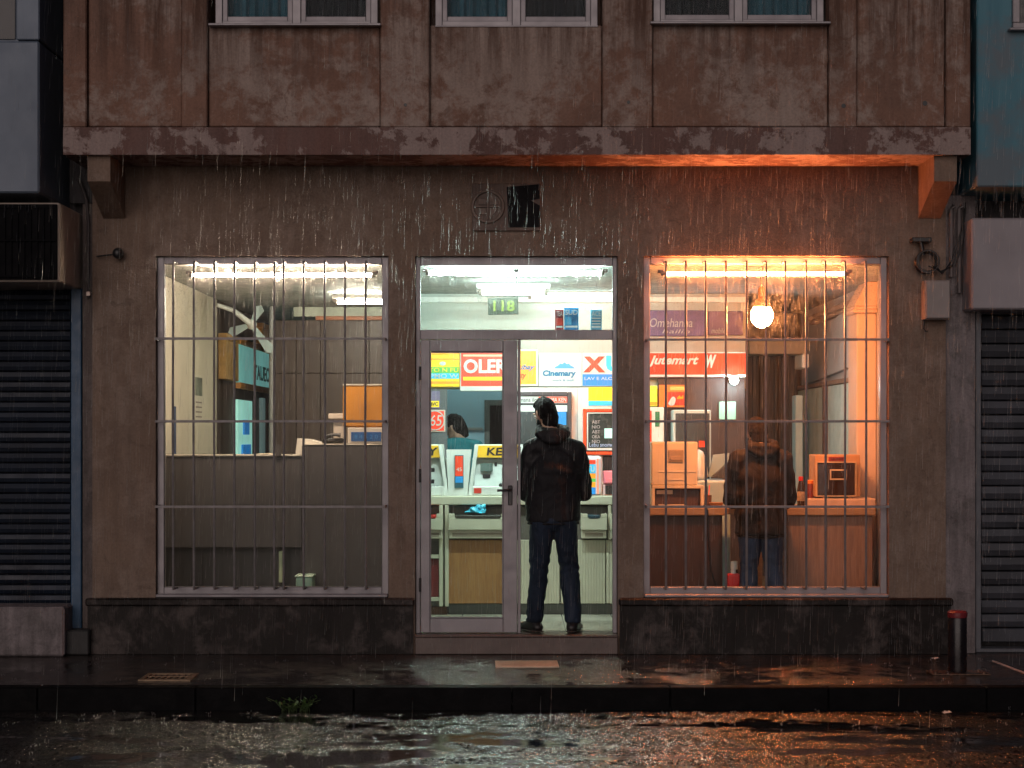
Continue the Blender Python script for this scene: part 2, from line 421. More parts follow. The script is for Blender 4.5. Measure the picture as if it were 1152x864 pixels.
# shop windows: frame, pane, grille
def shop_window(op, px_bars, rails, tint):
    x0, x1 = op; z0, z1 = zs+.008, zt-.002; y0, y1 = .05, .11; w = .052
    f = MB(); f.box(x0+.002, x0+w, y0, y1, z0, z1, .004); f.box(x1-w, x1-.002, y0, y1, z0, z1, .004)
    f.box(x0+w, x1-w, y0, y1, z1-w, z1, .004); f.box(x0+w, x1-w, y0, y1, z0, z0+.07, .004)
    f.box(x0+.004, x1-.004, -.02, y0-.002, z0-.001, z0+.022, .006)
    fr = f.build('shop_window', alu, B)
    g = MB(); g.box(x0+w-.01, x1-w+.01, .078, .083, z0+.06, z1-w+.01); g.build('pane', tint, fr)
    gy = -.085; zg0, zg1 = PZ(660), PZ(297)
    gr = MB()
    for py in rails:
        z = PZ(py, gy)
        gr.box(x0+.02, x1-.02, gy-.011, gy-.005, z-.009, z+.009, .001)
        for xx in (x0+.02, x1-.02): gr.box(xx-.004, xx+.004, gy-.005, .052, z-.009, z+.009)
    gb = gr.build('security_grille', steel_bar, B)
    for px in px_bars:
        xx = PX(px, gy); b = MB()
        xx += random.uniform(-.003, .003); lean = random.uniform(-.004, .004)
        b.tube([(xx, .06, zg1+.012), (xx, gy+.01, zg1+.010), (xx, gy+.002, zg1), (xx+lean, gy+.002, (zg0+zg1)/2), (xx, gy+.002, zg0), (xx, gy+.01, zg0-.01), (xx, .06, zg0-.012)], .0085, 8)
        b.build('bar', steel_bar, gb, smooth=True)
shop_window(W1, (195, 218, 241, 264, 287, 309, 319, 342, 365, 388, 411), (381, 474, 570), g_dirty)
shop_window(W2, (749, 772, 794, 817, 840, 862, 884, 907, 929, 951, 974), (382, 474, 570), g_dirty)

# door set
y0, y1 = .05, .11
d0, d1 = DR; ztr0, ztr1 = PZ(382, .05), PZ(371, .05)
f = MB(); w = .035
f.box(d0+.002, d0+w, y0, y1, FL+.003, zt-.002, .004); f.box(d1-w, d1-.002, y0, y1, FL+.003, zt-.002, .004)
f.box(d0+w, d1-w, y0, y1, zt-.065, zt-.002, .004); f.box(d0+w, d1-w, y0, y1, ztr0, ztr1, .004)
xm = PX(583, .08); f.box(xm-.004, xm+.018, y0+.012, y1-.012, FL+.003, ztr0, .003)
fr = f.build('door_frame', alu, B)
g = MB(); g.box(d0+w-.01, d1-w+.01, .078, .083, ztr1-.01, zt-.055); part(g.build('pane', glass('fanlight_glass', .35, lo=.42, hi=.66), fr), 'rain speckled fanlight pane')
dx0, dx1 = d0+w+.003, xm-.006; a, b = PX(484, .08), PX(566, .08); dz0, dz1 = FL+.008, ztr0-.004; gz0, gz1 = PZ(695, .08), PZ(396, .08)
m = MB(); ya, yb = .042, .088
m.box(dx0, a, ya, yb, dz0, dz1, .004); m.box(b, dx1, ya, yb, dz0, dz1, .004)
m.box(a, b, ya, yb, gz1, dz1, .004); m.box(a, b, ya, yb, dz0, gz0, .004)
for q in ((a, a+.008, gz0, gz1), (b-.008, b, gz0, gz1), (a+.008, b-.008, gz0, gz0+.008), (a+.008, b-.008, gz1-.008, gz1)): m.box(q[0], q[1], ya+.012, ya+.03, q[2], q[3], .002)
door = part(m.build('door', alu, B), 'closed glazed door leaf')
m = MB(); m.box(a+.003, b-.003, .062, .067, gz0+.003, gz1-.003); m.build('pane', g_clear, door)
hx = PX(574, .04); hz = PZ(553, .04)
m = MB(); m.box(hx-.016, hx+.016, .026, .041, hz-.10, hz+.045, .005); m.tube([(hx, .03, hz+.012), (hx, -.015, hz+.012), (hx-.01, -.02, hz+.012), (hx-.095, -.018, hz+.010)], .010, 10)
m.build('handle', black_pl, door, smooth=True)
for z in (.5, 1.3, 2.05):
    m = MB(); m.tube([(dx0-.004, .036, z-.05), (dx0-.004, .036, z+.05)], .009, 10); m.build('hinge', blackm, door, smooth=True)

# room shell
pale = M('pale_wall', (.42, .46, .42), .6, .08, 1.5, 0, .08)
m = MB(); m.box(-3.0, 3.1, .242, 7.7, 0, FL); 
fl = N
def tiles():
    m_, nt, out = _nt('shop_floor_tiles'); v = coords(nt)
    br = N(nt, 'ShaderNodeTexBrick'); br.offset = 0; br.inputs['Scale'].default_value = 1
    br.inputs['Brick Width'].default_value = .4; br.inputs['Row Height'].default_value = .4; br.inputs['Mortar Size'].default_value = .004
    br.inputs['Color1'].default_value = (.50, .47, .38, 1); br.inputs['Color2'].default_value = (.46, .44, .36, 1); br.inputs['Mortar'].default_value = (.25, .23, .2, 1)
    nt.links.new(v, br.inputs['Vector'])
    c = mix(nt, 1.0, br.outputs['Color'], ramp(nt, noise_tex(nt, v, 3, 6, .65), [(.3, .75), (.65, 1.0)]), 'MULTIPLY')
    principled(nt, out, c, .25, None, 0, .5); return m_
m.build('room_floor', tiles(), B)
m = MB(); m.box(DR[0], DR[1], .12, .242, 0, FL); m.build('door_sill', MATS['threshold_stone'], B)
ZC = 2.86
m = MB(); m.box(-3.0, 3.1, .242, 7.7, ZC, 3.5); m.build('room_ceiling', plaster('grimy_ceiling', (.42, .44, .42), (.34, .36, .34), (.5, .52, .5), (.5, .62), 2.0, .2, bmp=.4), B)
m = MB()
y = .25
XLW = -2.75
seams = [.25, 1.0, 1.95, 3.3]
for p, q in zip(seams, seams[1:]): m.box(-3.0, XLW, p+.004, q-.004, FL, ZC, .004)
m.box(-3.0, XLW-.03, .25, 3.3, FL, ZC)
part(m.build('side_wall', cream, B), 'cream panelled side wall')
m = MB(); m.box(-3.0, XLW, 3.302, 7.7, FL, ZC); part(m.build('side_wall', w_brown, B), 'brown far side wall')
XRW = 3.0
m = MB(); m.box(XRW, 3.1, .25, 7.7, FL, ZC); part(m.build('side_wall', M('lilac_wall', (.50, .45, .44), .6, .08, 2), B), 'pale lilac side wall')
m = MB(); m.box(XLW, XRW, 7.4, 7.7, FL, ZC); part(m.build('back_wall', w_brown, B), 'brown back wall')
# partitions
m = MB(); m.box(-.93, -.87, .25, 4.2, FL, ZC); m.build('partition', pale, B)
m = MB(); m.box(.90, .95, .25, 1.2, FL, ZC); m.build('partition', pale, B)  # unseen partition, added to keep the orange and white light apart
# brown panelled partition at the back of the left room
m = MB(); xa, xb_, Yq = PX(306, 4.2), -.93, 4.2; zq = PZ(358, Yq)
n = 6
for i in range(n):
    p = xa+(xb_-xa)*i/n; q = xa+(xb_-xa)*(i+1)/n
    m.box(p+.003, q-.003, Yq, Yq+.05, FL, PZ(420, Yq)-.003, .003); m.box(p+.003, q-.003, Yq, Yq+.05, PZ(420, Yq)+.003, zq-.02, .003)
m.box(xa, xb_, Yq+.02, Yq+.08, FL, zq-.02)
pt = part(m.build('partition', w_brown, B), 'brown wood panelled partition')
m = MB(); m.box(PX(355, Yq), xb_, Yq-.02, Yq+.08, zq-.019, zq+.02, .004); m.build('rail', M('rust_paint', (.35, .12, .05), .5), pt)
m = MB(); m.box(PX(330, Yq), xb_, Yq+.03, Yq+.09, zq+.021, ZC); part(m.build('upper_panel', M('sage_panel', (.40, .44, .36), .5), pt), 'pale green strip above the rail')
m = MB(); m.tube([(PX(306, 4.15), 4.15, FL), (PX(306, 4.15), 4.15, ZC)], .03, 12); part(m.build('post', grey_pl, pt, smooth=True), 'thin grey post')
# white bulkhead over the back counter
m = MB(); m.box(-.868, 2.1, 2.70, 2.8, PZ(437, 2.7), ZC); bk = m.build('bulkhead', pale, B)
m = MB(); m.box(-.868, 2.1, 2.66, 2.699, PZ(340, 2.66), PZ(334, 2.66), .004); m.build('moulding', white_pl, bk)
m = MB(); m.box(-.868, .6, 2.801, 3.0, PZ(437, 2.7), PZ(437, 2.7)+.04); part(m.build('underside', M('brown_soffit', (.20, .13, .11), .6), bk), 'brown underside')
# blue-grey back wall with a dark doorway
bw = M('blue_wall', (.30, .46, .56), .55, .06, 2)
m = MB(); m.box(-.868, PX(545, 3.6), 3.6, 3.7, FL, ZC); m.box(PX(545, 3.6), .6, 3.6, 3.7, PZ(450, 3.6), ZC); bwall = part(m.build('back_wall', bw, B), 'pale blue wall behind the clerk')
m = MB(); m.box(PX(505, 3.59), PX(543, 3.59), 3.585, 3.599, PZ(484, 3.59), PZ(481, 3.59)); m.build('dado_strip', grey_pl, bwall)
m = MB(); m.box(PX(545, 3.6), .6, 4.4, 4.5, FL, ZC); part(m.build('back_wall', M('dark_backroom', (.03, .035, .035), .6), B), 'dark room beyond the doorway')
m = MB(); p, q, z = PX(545, 3.58), PX(596, 3.58), PZ(450, 3.58)
m.box(p, p+.05, 3.57, 3.599, FL, z); m.box(p+.05, q, 3.57, 3.599, z-.05, z); m.build('doorway_frame', M('grey_frame', (.10, .105, .10), .5), B)
# dark panel with posters, left of the clerk
m = MB(); m.box(-.868, PX(503, 2.6), 2.6, 2.65, FL, PZ(437, 2.6)-.001); m.build('notice_panel', M('slate_panel', (.12, .13, .14), .5), B)
# white equipment wall behind the customer
m = MB(); m.box(PX(583, 2.2), .86, 2.2, 2.68, FL, PZ(436, 2.2), .006); eq = m.build('equipment_wall', white_pl, B)
m = MB(); xs_ = PX(649.5, 2.19)
m.box(xs_-.003, xs_+.003, 2.1975, 2.1995, 1.0, PZ(437, 2.2)); m.build('panel_seam', grey_pl, eq)
# right room back wall, ribbed
m = MB(); xx = PX(838, 5.0); 
m.box(1.0, XRW, 5.02, 5.1, FL, ZC)
while xx < XRW-.06: m.box(xx, xx+.045, 4.99, 5.019, FL, PZ(400, 5), .006); xx += .075
part(m.build('back_wall', M('ribbed_grey', (.11, .10, .10), .5, .25, 4, 0, .1, 60, (3, 3, .4)), B), 'dark ribbed back wall')
m = MB(); m.box(PX(838, 4.9), XRW, 4.6, 4.985, PZ(400, 4.9), PZ(385, 4.9), .01); part(m.build('duct', white_pl, B), 'white duct above the ribbed wall')
# right wall: arch panel, cornice, pilaster
m = MB(); pts = []
for i in range(15):
    t = i/14; pts.append((2.2+2.5*t, 2.34+.36*math.sin(math.pi*(.5+t*.5))**.8 if t < 1 else 2.34))
pts = [(2.2, 2.20)] + [(4.7, 2.10)] + pts[::-1]
m.prism(pts, XRW-.05, XRW-.002, 'x'); part(m.build('arch_panel', M('arch_grey', (.46, .42, .42), .6, .08, 3), B), 'grey arched panel over the blinds')
m = MB(); m.box(XRW-.10, XRW-.003, 2.1, 4.2, 2.715, 2.76, .008); m.box(XRW-.07, XRW-.003, 2.1, 4.2, 2.68, 2.713, .006)
m.box(XRW-.06, XRW-.003, 1.9, 4.95, 2.06, 2.10, .006); part(m.build('cornice', M('rose_wood', (.36, .22, .16), .5), B), 'brown cornice along the side wall')
m = MB(); xq = PX(964, 1.5)
m.box(xq, XRW-.002, 1.5, 1.85, FL, 2.60, .01); m.box(xq-.04, XRW-.002, 1.46, 1.89, 2.601, 2.63, .008); m.box(xq-.02, XRW-.002, 1.48, 1.87, 2.631, 2.66, .008)
m.prism([(xq-.02, 2.661), (XRW-.002, 2.661), (XRW-.002, ZC-.003), (XRW-.08, ZC-.003)], 1.5, 1.85, 'y')
part(m.build('pilaster', M('peach_paint', (.62, .46, .36), .55, .08, 3), B), 'peach pilaster with a small capital')
# blinds on the right wall
m = MB(); y = 2.0
while y < 4.85:
    if not (3.3 < y < 3.6): m.box(XRW-.045, XRW-.03, y, y+.085, 1.12, 2.05, .002, Matrix.Rotation(R(22+random.uniform(-5, 5)), 3, 'Z'))
    y += .098
bl = part(m.build('window_blind', M('teal_blind', (.36, .47, .47), .6, .15, 6, 0, .2, 60), B), 'pale teal vertical slat blind')
m = MB(); m.box(XRW-.06, XRW-.004, 3.33, 3.40, 1.0, 2.06, .004); m.box(XRW-.06, XRW-.004, 3.5, 3.57, 1.0, 2.06, .004); m.box(XRW-.06, XRW-.004, 1.95, 4.9, 1.05, 1.10, .004); m.build('blind_frame', M('umber_frame', (.16, .10, .08), .5), bl)

# dedication plaque above the door
P_ = thing('wall_plaque', 'weathered plaque above the door, round relief emblem beside a broken black tile', 'plaque', (PX(569), -.004, PZ(261)))
m = MB(); x0, x1, z0, z1 = PX(531), PX(608), PZ(260), PZ(207)
m.box(x0, x1, -.022, -.003, z0, z1, .004); m.build('backing', M('plaque_stone', (.12, .085, .07), .7, .3, 14, 0, .5, 50), P_)
cx, cz = PX(549), PZ(233)
m = MB(); rr = .112
m.ring((cx, -.026, cz), rr, .012, 'y', 32, 6)
m.box(cx-.006, cx+.006, -.034, -.0225, cz-rr+.02, cz+rr-.02, .002); m.box(cx-rr+.02, cx-.008, -.034, -.0225, cz-.006, cz+.006, .002); m.box(cx+.008, cx+rr-.02, -.034, -.0225, cz-.006, cz+.006, .002)
m.box(cx-.07, cx-.012, -.03, -.0225, cz+.012, cz+.06, .003); m.box(cx-.07, cx-.012, -.03, -.0225, cz-.06, cz-.012, .003)
m.prism([(cx+.012, cz+.012), (cx+.075, cz+.02), (cx+.05, cz+.07), (cx+.012, cz+.085)], -.031, -.0225)
m.prism([(cx+.012, cz-.012), (cx+.07, cz-.012), (cx+.02, cz-.085), (cx+.012, cz-.085)], -.031, -.0225)
m.build('relief_emblem', M('emblem_stone', (.15, .11, .09), .65, .3, 20, 0, .5, 60), P_)
m = MB(); m.prism([(PX(572), PZ(256)), (PX(607), PZ(256)), (PX(607.5), PZ(232)), (PX(597), PZ(226)), (PX(607), PZ(224)), (PX(606), PZ(208)), (PX(570), PZ(211))], -.030, -.0225)
m.build('black_tile', M('black_tile', (.005, .005, .006), .7, .3, 20, 0, .2, 60, (1, 1, 1), .15), P_)

# ------------------------------------------------------------------ neighbours
def shutter(mb, x0, x1, z0, z1, Y, pitch):
    z = z0
    while z < z1:
        j_ = random.uniform(-.004, .004); Y = Y+0
        mb.prism([(Y+.02, z), (Y+j_, z+.006), (Y-.014+j_, z+pitch*.45), (Y, z+pitch-.01), (Y+.02, z+pitch-.004)], x0, x1, 'x'); z += pitch
LB = thing('neighbouring_building', 'dark building on the left with a grey upper bay and blue roller shutter', 'building', (-4.5, 0, 0))
dk = M('soot_wall', (.045, .042, .045), .8, .3, 5, 0, .4, 60)
xg = PX(104)-.004
m = MB(); m.box(-7, PX(92, .1), .2, .5, 0, 6.4); m.box(PX(80, .1), xg, .06, .2, 3.3, 6.4); m.build('wall', dk, LB)
m = MB(); m.box(PX(93, .02), xg, .02, .3, 0.002, 3.29); part(m.build('wall', plaster('strip_render', (.16, .13, .12), (.12, .10, .095), (.2, .165, .155), (.5, .6), 3, .3, bmp=.9), LB), 'rough narrow strip of render')
m = MB(); shutter(m, -5.5, PX(79, .14), PZ(680, .14), PZ(300, .14), .14, .075); m.build('roller_shutter', M('navy_shutter', (.006, .012, .024), .5, .45, 3, .2, .05), LB)
m = MB(); m.box(PX(79.5, .05), PX(91.5, .05), .05, .18, .002, 2.9, .006); m.build('shutter_guide', M('blue_post', (.03, .08, .15), .45, .2), LB)
m = MB(); m.box(-5.5, PX(72, -.18), -.18, .12, .003, PZ(683, -.18), .015); m.build('door_step', pl_grey, LB)
m = MB(); m.box(PX(71, -.1), PX(100, -.1), -.1, .045, .003, PZ(709, -.1), .01); m.build('kerb_block', M('black_stone', (.02, .02, .02), .6, .3), LB)
gb_ = M('blue_grey_cladding', (.12, .155, .205), .5, .12, 1.2, .1, .05)
m = MB(); xbay = PX(44, -.6); m.box(-5.6, xbay, -.6, .199, PZ(217, -.6), PZ(46, -.6), .012); bay = m.build('upper_bay', gb_, LB)
m = MB(); m.box(PX(18, -.58), xbay-.004, -.58, .199, PZ(46, -.6)+.012, 6.4, .008); m.box(-5.6, PX(18, -.58)-.01, -.35, .199, PZ(46, -.6)+.012, 6.4); part(m.build('upper_wall', gb_, LB), 'grey wall above the bay')
m = MB(); m.box(-5.5, PX(17, -.36), -.365, -.352, PZ(44, -.36), 6.0); m.build('window_glass', M('dark_glazing', (.006, .006, .008), .15, .1, 5, 0, 0), bay)
AC = thing('air_conditioner', 'big wall box with black louvred front and bare metal side over the blue shutter', 'air conditioner', (-3.9, -.3, 2.667))
xa = PX(67, -.54); z0, z1 = 2.667, 3.219
m = MB(); m.box(-5.0, xa, -.54, .135, z0, z1, .01); m.build('casing', M('dull_metal_casing', (.40, .34, .29), .5, .2, 4, .2, .1), AC)
m = MB(); m.box(-5.0, xa-.012, -.555, -.5415, z0+.012, z1-.012, .004)
x = -4.98
while x < xa-.03: m.box(x, x+.012, -.566, -.556, z0+.03, z1-.03); x += .045
for z in (z0+.03, z0+.28, z1-.04): m.box(-5.0, xa-.014, -.572, -.567, z, z+.012)
m.build('louvre_front', M('charcoal_louvre', (.004, .004, .005), .8, .2, 6, 0, .1, 90, (1, 1, 1), .1), AC)
RB = thing('neighbouring_building', 'teal clad building on the right above a grey roller shutter', 'building', (4.6, 0, 0))
m = MB(); xe = PX(1064)+.004; m.box(xe, PX(1097, .02), .02, .3, .002, 3.35); part(m.build('pilaster', pl_grey, RB), 'rough pale rendered pier')
m = MB(); m.box(xe+.05, 7, .3, .6, 0, 6.4); m.build('wall', dk, RB)
m = MB(); shutter(m, PX(1104, .14), 6.2, PZ(706, .14), PZ(330, .14), .14, .105); m.box(PX(1104, .14), 6.2, .12, .16, PZ(722, .14), PZ(706, .14)-.004, .006); m.build('roller_shutter', M('grey_shutter', (.04, .044, .055), .5, .4, 3, .2, .05), RB)
m = MB(); m.box(PX(1097.5, .06), PX(1104, .06), .06, .2, .002, 2.9, .005); m.box(PX(1098, .05), 6.2, .05, .2, .002, .03, .005); m.build('shutter_guide', M('grey_post', (.10, .105, .12), .45, .2), RB)
m = MB(); x9 = PX(1093, -.23); m.box(x9, 6.2, -.23, .28, 2.498, 3.154, .012); m.build('shutter_housing', M('mauve_grey_sheet', (.27, .25, .27), .5, .1, 2, .1, .06), RB)
m = MB(); xt = PX(1099, -.42); m.box(xt, 6.4, -.42, .299, PZ(210, -.42), 6.4, .01)
m_, nt, out = _nt('teal_cladding'); v = coords(nt); vs = coords(nt, (1, 1, .1))
c = mix(nt, ramp(nt, noise_tex(nt, vs, 9, 6, .6), [(.35, 0.0), (.65, 1.0)]), (.05, .17, .23), (.075, .21, .27))
c = mix(nt, ramp(nt, noise_tex(nt, v, 1.6, 6, .65), [(.5, 0.0), (.62, 1.0)]), c, (.11, .15, .18))
principled(nt, out, c, .55, bump(nt, noise_tex(nt, vs, 30, 4), .2, .005), 0, .4)
cl = m.build('upper_cladding', m_, RB)
m = MB(); wx = PX(1139, -.44); wz = PZ(32, -.44); m.box(wx, 6.0, -.45, -.421, wz, wz+.04, .004); m.box(wx, wx+.05, -.45, -.421, wz+.041, 6.3, .004); m.box(wx-.03, 6, -.48, -.421, wz-.02, wz-.002, .004); wf = m.build('window_frame', alu, cl)
m = MB(); m.box(wx+.051, 6.0, -.43, -.4215, wz+.041, 6.3); part(m.build('window_glass', MATS['dark_glazing'], cl), 'dark pane')
# meter box, conduits, coiled cable
EB = thing('meter_box', 'small grey electricity box on the right end of the brown wall', 'meter box', (PX(1056), -.003, PZ(360)))
m = MB(); x0, x1, z0, z1 = PX(1041, -.13), PX(1070, -.13), PZ(359, -.13), PZ(315, -.13)
m.box(x0, x1, -.115, -.003, z0, z1, .006); m.build('casing', M('meter_grey', (.24, .21, .20), .5, .1), EB)
m = MB(); m.box(x0+.008, x1-.008, -.128, -.1155, z0+.008, z1-.008, .004); m.build('lid', M('meter_lid_grey', (.27, .235, .225), .5, .1), EB)
m = MB(); m.tube([(x0+.01, -.05, z0), (x0+.008, -.05, z0-.06), (x0+.02, -.055, z0-.085), (x0+.035, -.06, z0-.08)], .006, 8); m.build('wire_tail', blackm, EB, smooth=True)
CB = thing('cable_coil', 'dark coil of cable hung from a wall bracket beside the right window', 'cable', (PX(1040), -.003, PZ(310)))
m = MB(); m.box(PX(1024, -.03), PX(1046, -.03), -.09, -.003, PZ(273, -.03), PZ(268, -.03), .004); m.tube([(PX(1034), -.05, PZ(272)), (PX(1037), -.055, PZ(288))], .014, 8); m.build('bracket', blackm, CB, smooth=True)
m = MB()
for i in range(4):
    m.ring((PX(1041)+random.uniform(-.008, .008), -.04-.014*i, PZ(295)+random.uniform(-.01, .008)), .082+random.uniform(-.01, .012), .008, 'y', 28, 6)
m.build('coil', M('cable_rubber', (.02, .015, .014), .4, .2), CB, smooth=True)
CD = thing('conduit', 'pair of grey conduits and tangled wires running up beside the meter box', 'pipe', (PX(1074), -.003, PZ(345)))
for px in (1069, 1078):
    m = MB(); m.tube([(PX(px), -.03, PZ(312) if px < 1075 else PZ(330)), (PX(px), -.03, PZ(236)), (PX(px)+.02, -.035, PZ(232))], .017, 10); m.build('pipe', M('conduit_grey', (.10, .085, .085), .5), CD, smooth=True)
m = MB()
for i in range(5):
    a = random.uniform(-.03, .03)
    m.tube([(PX(1046)+a, -.05-.008*i, PZ(300)), (PX(1056), -.06-.01*i, PZ(306+i)), (PX(1068)+a*.5, -.055, PZ(302-i*2)), (PX(1073)+a, -.06, PZ(286)), (PX(1080)+a*.4, -.06, PZ(262)), (PX(1086), .0, PZ(240-i*3))], .0045, 6)
m.build('wire', blackm, CD, smooth=True)
WB = thing('wall_bracket', 'small black bracket with a round knob beside the left window', 'bracket', (PX(126), -.003, PZ(285)))
m = MB(); m.tube([(PX(110), -.03, PZ(289)), (PX(132), -.06, PZ(287))], .006, 8); m.build('arm', blackm, WB, smooth=True)
m = MB(); m.hull([((PX(135), -.06, PZ(286)), .042)]); m.build('knob', blackm, WB, smooth=True)
PP = thing('conduit', 'thin dark pipe clipped to the strip of render on the left', 'pipe', (PX(99), .0, 2.3))
m = MB(); m.tube([(PX(99), .004, PZ(335)), (PX(99), .004, PZ(250)), (PX(97), .004, PZ(225)), (PX(88), .004, PZ(200))], .012, 8); m.build('pipe', M('dark_pipe', (.06, .05, .05), .4), PP, smooth=True)
m = MB(); m.box(PX(97), PX(102), -.012, .019, PZ(333), PZ(328), .003); m.build('clip', M('bright_clip', (.4, .33, .3), .3, .1, 6, .6), PP)

# street furniture
BO = thing('bollard', 'black cylindrical bollard with a red cap on a steel base plate', 'bollard', (PX(1077, -1.0), -1.0, 0))
bx, by = PX(1077, -1.0), -1.0
m = MB(); zt_ = PZ(687, by); m.lathe((bx, by, 0), [(.058, .012), (.062, .03), (.062, zt_-.05), (.060, zt_-.045)], 28); m.build('post', M('bollard_black', (.012, .009, .010), .3, .3), BO, smooth=True)
m = MB(); m.lathe((bx, by, 0), [(.064, zt_-.044), (.066, zt_-.03), (.066, zt_-.01), (.055, zt_), (.02, zt_+.003)], 28); m.build('cap', M('bollard_red', (.16, .02, .025), .3, .2), BO, smooth=True)
m = MB(); m.box(bx-.19, bx+.20, by-.09, by+.09, .001, .011, .003); bp = m.build('base_plate', M('plate_steel', (.16, .10, .07), .3, .3, 9, .7, .2), BO)
for a_, b_ in ((-.16, -.06), (.16, -.06), (-.16, .06), (.16, .06)):
    m = MB(); m.lathe((bx+a_, by+b_, .0112), [(.012, 0), (.012, .006), (.006, .008)], 8); m.build('bolt', MATS['plate_steel'], bp)
GD = thing('drain_cover', 'small rusty drain grate set in the pavement below the left window', 'drain cover', (PX(190, -1.2), -1.1, 0))
gx, gy, gw, gd = PX(190, -1.18), -1.18, .17, .15
m = MB()
m.box(gx-gw, gx+gw, gy-gd, gy-gd+.03, .001, .008); m.box(gx-gw, gx+gw, gy+gd-.03, gy+gd, .001, .008); m.box(gx-gw, gx-gw+.03, gy-gd+.03, gy+gd-.03, .001, .008); m.box(gx+gw-.03, gx+gw, gy-gd+.03, gy+gd-.03, .001, .008)
m.build('rim', M('rusty_iron', (.30, .21, .13), .4, .35, 20, .3, .4, 60), GD)
m = MB()
for i in range(7): m.box(gx-gw+.045+i*.04, gx-gw+.06+i*.04, gy-gd+.03, gy+gd-.03, .001, .006)
m.box(gx-gw+.03, gx+gw-.03, gy-.01, gy+.01, .0061, .009); m.build('grate', MATS['rusty_iron'], GD)
m = MB(); Yd = -.62; m.box(PX(557, Yd), PX(628, Yd), Yd-.15, Yd+.15, .001, .016, .005, Matrix.Rotation(R(1.2), 3, 'Z'))
tag(m.build('door_mat', M('tan_mat', (.55, .47, .36), .75, .15, 20, 0, .5, 160), None, (PX(592, Yd), Yd, 0)), 'tan rectangular mat lying on the wet pavement before the door', 'mat')
m = MB(); m.prism([(PX(1117, -.45), -.42), (PX(1121, -.45), -.36), (PX(1162, -1.1), -1.05), (PX(1158, -1.1), -1.12)], .001, .004, 'z')
kind(m.build('painted_line', M('worn_white_paint', (.45, .44, .44), .5, .4, 18)), 'structure')
# weed in the gutter
WD = thing('weed', 'small green weed growing from the gutter at the kerb', 'plant', (PX(333, -1.66), -1.66, -.14))
m = MB(); lf = MB()
for i in range(34):
    a = random.uniform(0, 6.28); l = random.uniform(.04, .15); rise = random.uniform(.03, .10)
    b0 = Vector((PX(333, -1.66)+random.uniform(-.09, .09), -1.67+random.uniform(-.02, .02), -.14))
    tip = b0 + Vector((math.cos(a)*l, -abs(math.sin(a))*l*.6, rise)); mid = (b0+tip)/2 + Vector((0, 0, .02))
    m.tube([b0, mid, tip], [.002, .0015, .001], 5)
    for k in range(3):
        c0 = b0.lerp(tip, .4+.3*k); d = Vector((random.uniform(-1, 1), random.uniform(-1, .3), random.uniform(.1, .8))).normalized()*random.uniform(.02, .035)
        s_ = d.cross(Vector((0, 0, 1))).normalized()*.009
        vs_ = [lf.bm.verts.new(p) for p in (c0, c0+d*.5+s_, c0+d, c0+d*.5-s_)]; lf.bm.faces.new(vs_)
m.build('stem', M('weed_stem', (.06, .10, .03), .6), WD); lf.build('leaves', M('weed_leaf', (.06, .13, .03), .5, .4, 30), WD)
WT = M('wet_leaf', (.10, .07, .03), .4, .4)
for i, (px, Y, lab) in enumerate(((1052, -.30, 'pale scrap of paper on the pavement left of the bollard'), (1065, -1.75, 'crumpled pale scrap of litter in the gutter under the bollard'))):
    m = MB(); x0 = PX(px, Y); zz = 0 if Y > -1.5 else -.14
    m.sheet(lambda u, v: (x0+.05*(u-.5), Y+.05*(v-.5), zz+.006+.012*noise.noise((u*4, v*4, i))+.006*u), 8, 8)
    tag(m.build('litter', M('paper_scrap', (.6, .58, .55), .6), None, (x0, Y, zz)), lab, 'litter')

# ------------------------------------------------------------------ lamps
WARMW = (1.0, .72, .54); COOL = (.80, 1.0, .93); ORNG = (1.0, .25, .075)
def tube_lamp(label, px0, px1, py, Y, col, s, r=.013, glow=None, cat='lamp'):
    x0, x1, z = PX(px0, Y), PX(px1, Y), PZ(py, Y)
    T = thing('fluorescent_lamp', label, cat, ((x0+x1)/2, Y, z))
    m = MB(); m.tube([(x0, Y, z), (x1, Y, z)], r, 14); m.build('tube', GLOW(glow, col, s), T, smooth=True)
    for x, sg in ((x0, -1), (x1, 1)):
        m = MB(); m.tube([(x, Y, z), (x+sg*.028, Y, z)], r*1.25, 14); m.box(x+sg*.008, x+sg*.05, Y-.008, Y+.06 if Y < .1 else Y+.01, z+.006, z+.03, .003)
        m.build('end_holder', M('lamp_holder', (.25, .2, .17), .5), T, smooth=True)
    if Y > .15:
        m = MB(); m.box(x0-.05, x1+.05, Y-.03, Y+.03, z+r+.012, min(z+r+.05, ZC-.002), .005); m.build('fitting', white_pl, T)
    return T
S_OUT = 280
tube_lamp('pinkish white fluorescent tube across the head of the left window', 217, 418, 309.5, .122, WARMW, S_OUT*.95, glow='tube_pink_white')
T2 = tube_lamp('cold white fluorescent tube over the door behind the fanlight frame', 483, 676, 307.5, .118, COOL, S_OUT*1.25, glow='tube_cold_white')
tube_lamp('orange fluorescent tube across the head of the right window', 748, 951, 308, .004, ORNG, S_OUT*1.2, glow='tube_orange')
m = MB(); m.box(PX(578, 0), PX(584, 0), .085, .13, PZ(307.5)+.012, PZ(302), .003); m.build('clip', M('lamp_clip', (.30, .36, .34), .5), T2)
tube_lamp('ceiling tube over the service counter, seen through the fanlight', 543, 612, 329, 1.2, COOL, 210, .02, 'tube_ceiling')
tube_lamp('ceiling tube deeper in the shop, right half of the fanlight view', 598, 692, 334, 2.45, COOL, 22, .014, 'tube_ceiling_back')
tube_lamp('short ceiling tube above the brown partition in the left room', 380, 432, 340, 2.7, (1, .9, .74), 300, .016, 'tube_left_room')
tube_lamp('ceiling tube in the back room behind the row of shop signs', 500, 570, 345, 3.25, COOL, 70, .016, 'tube_back_room')
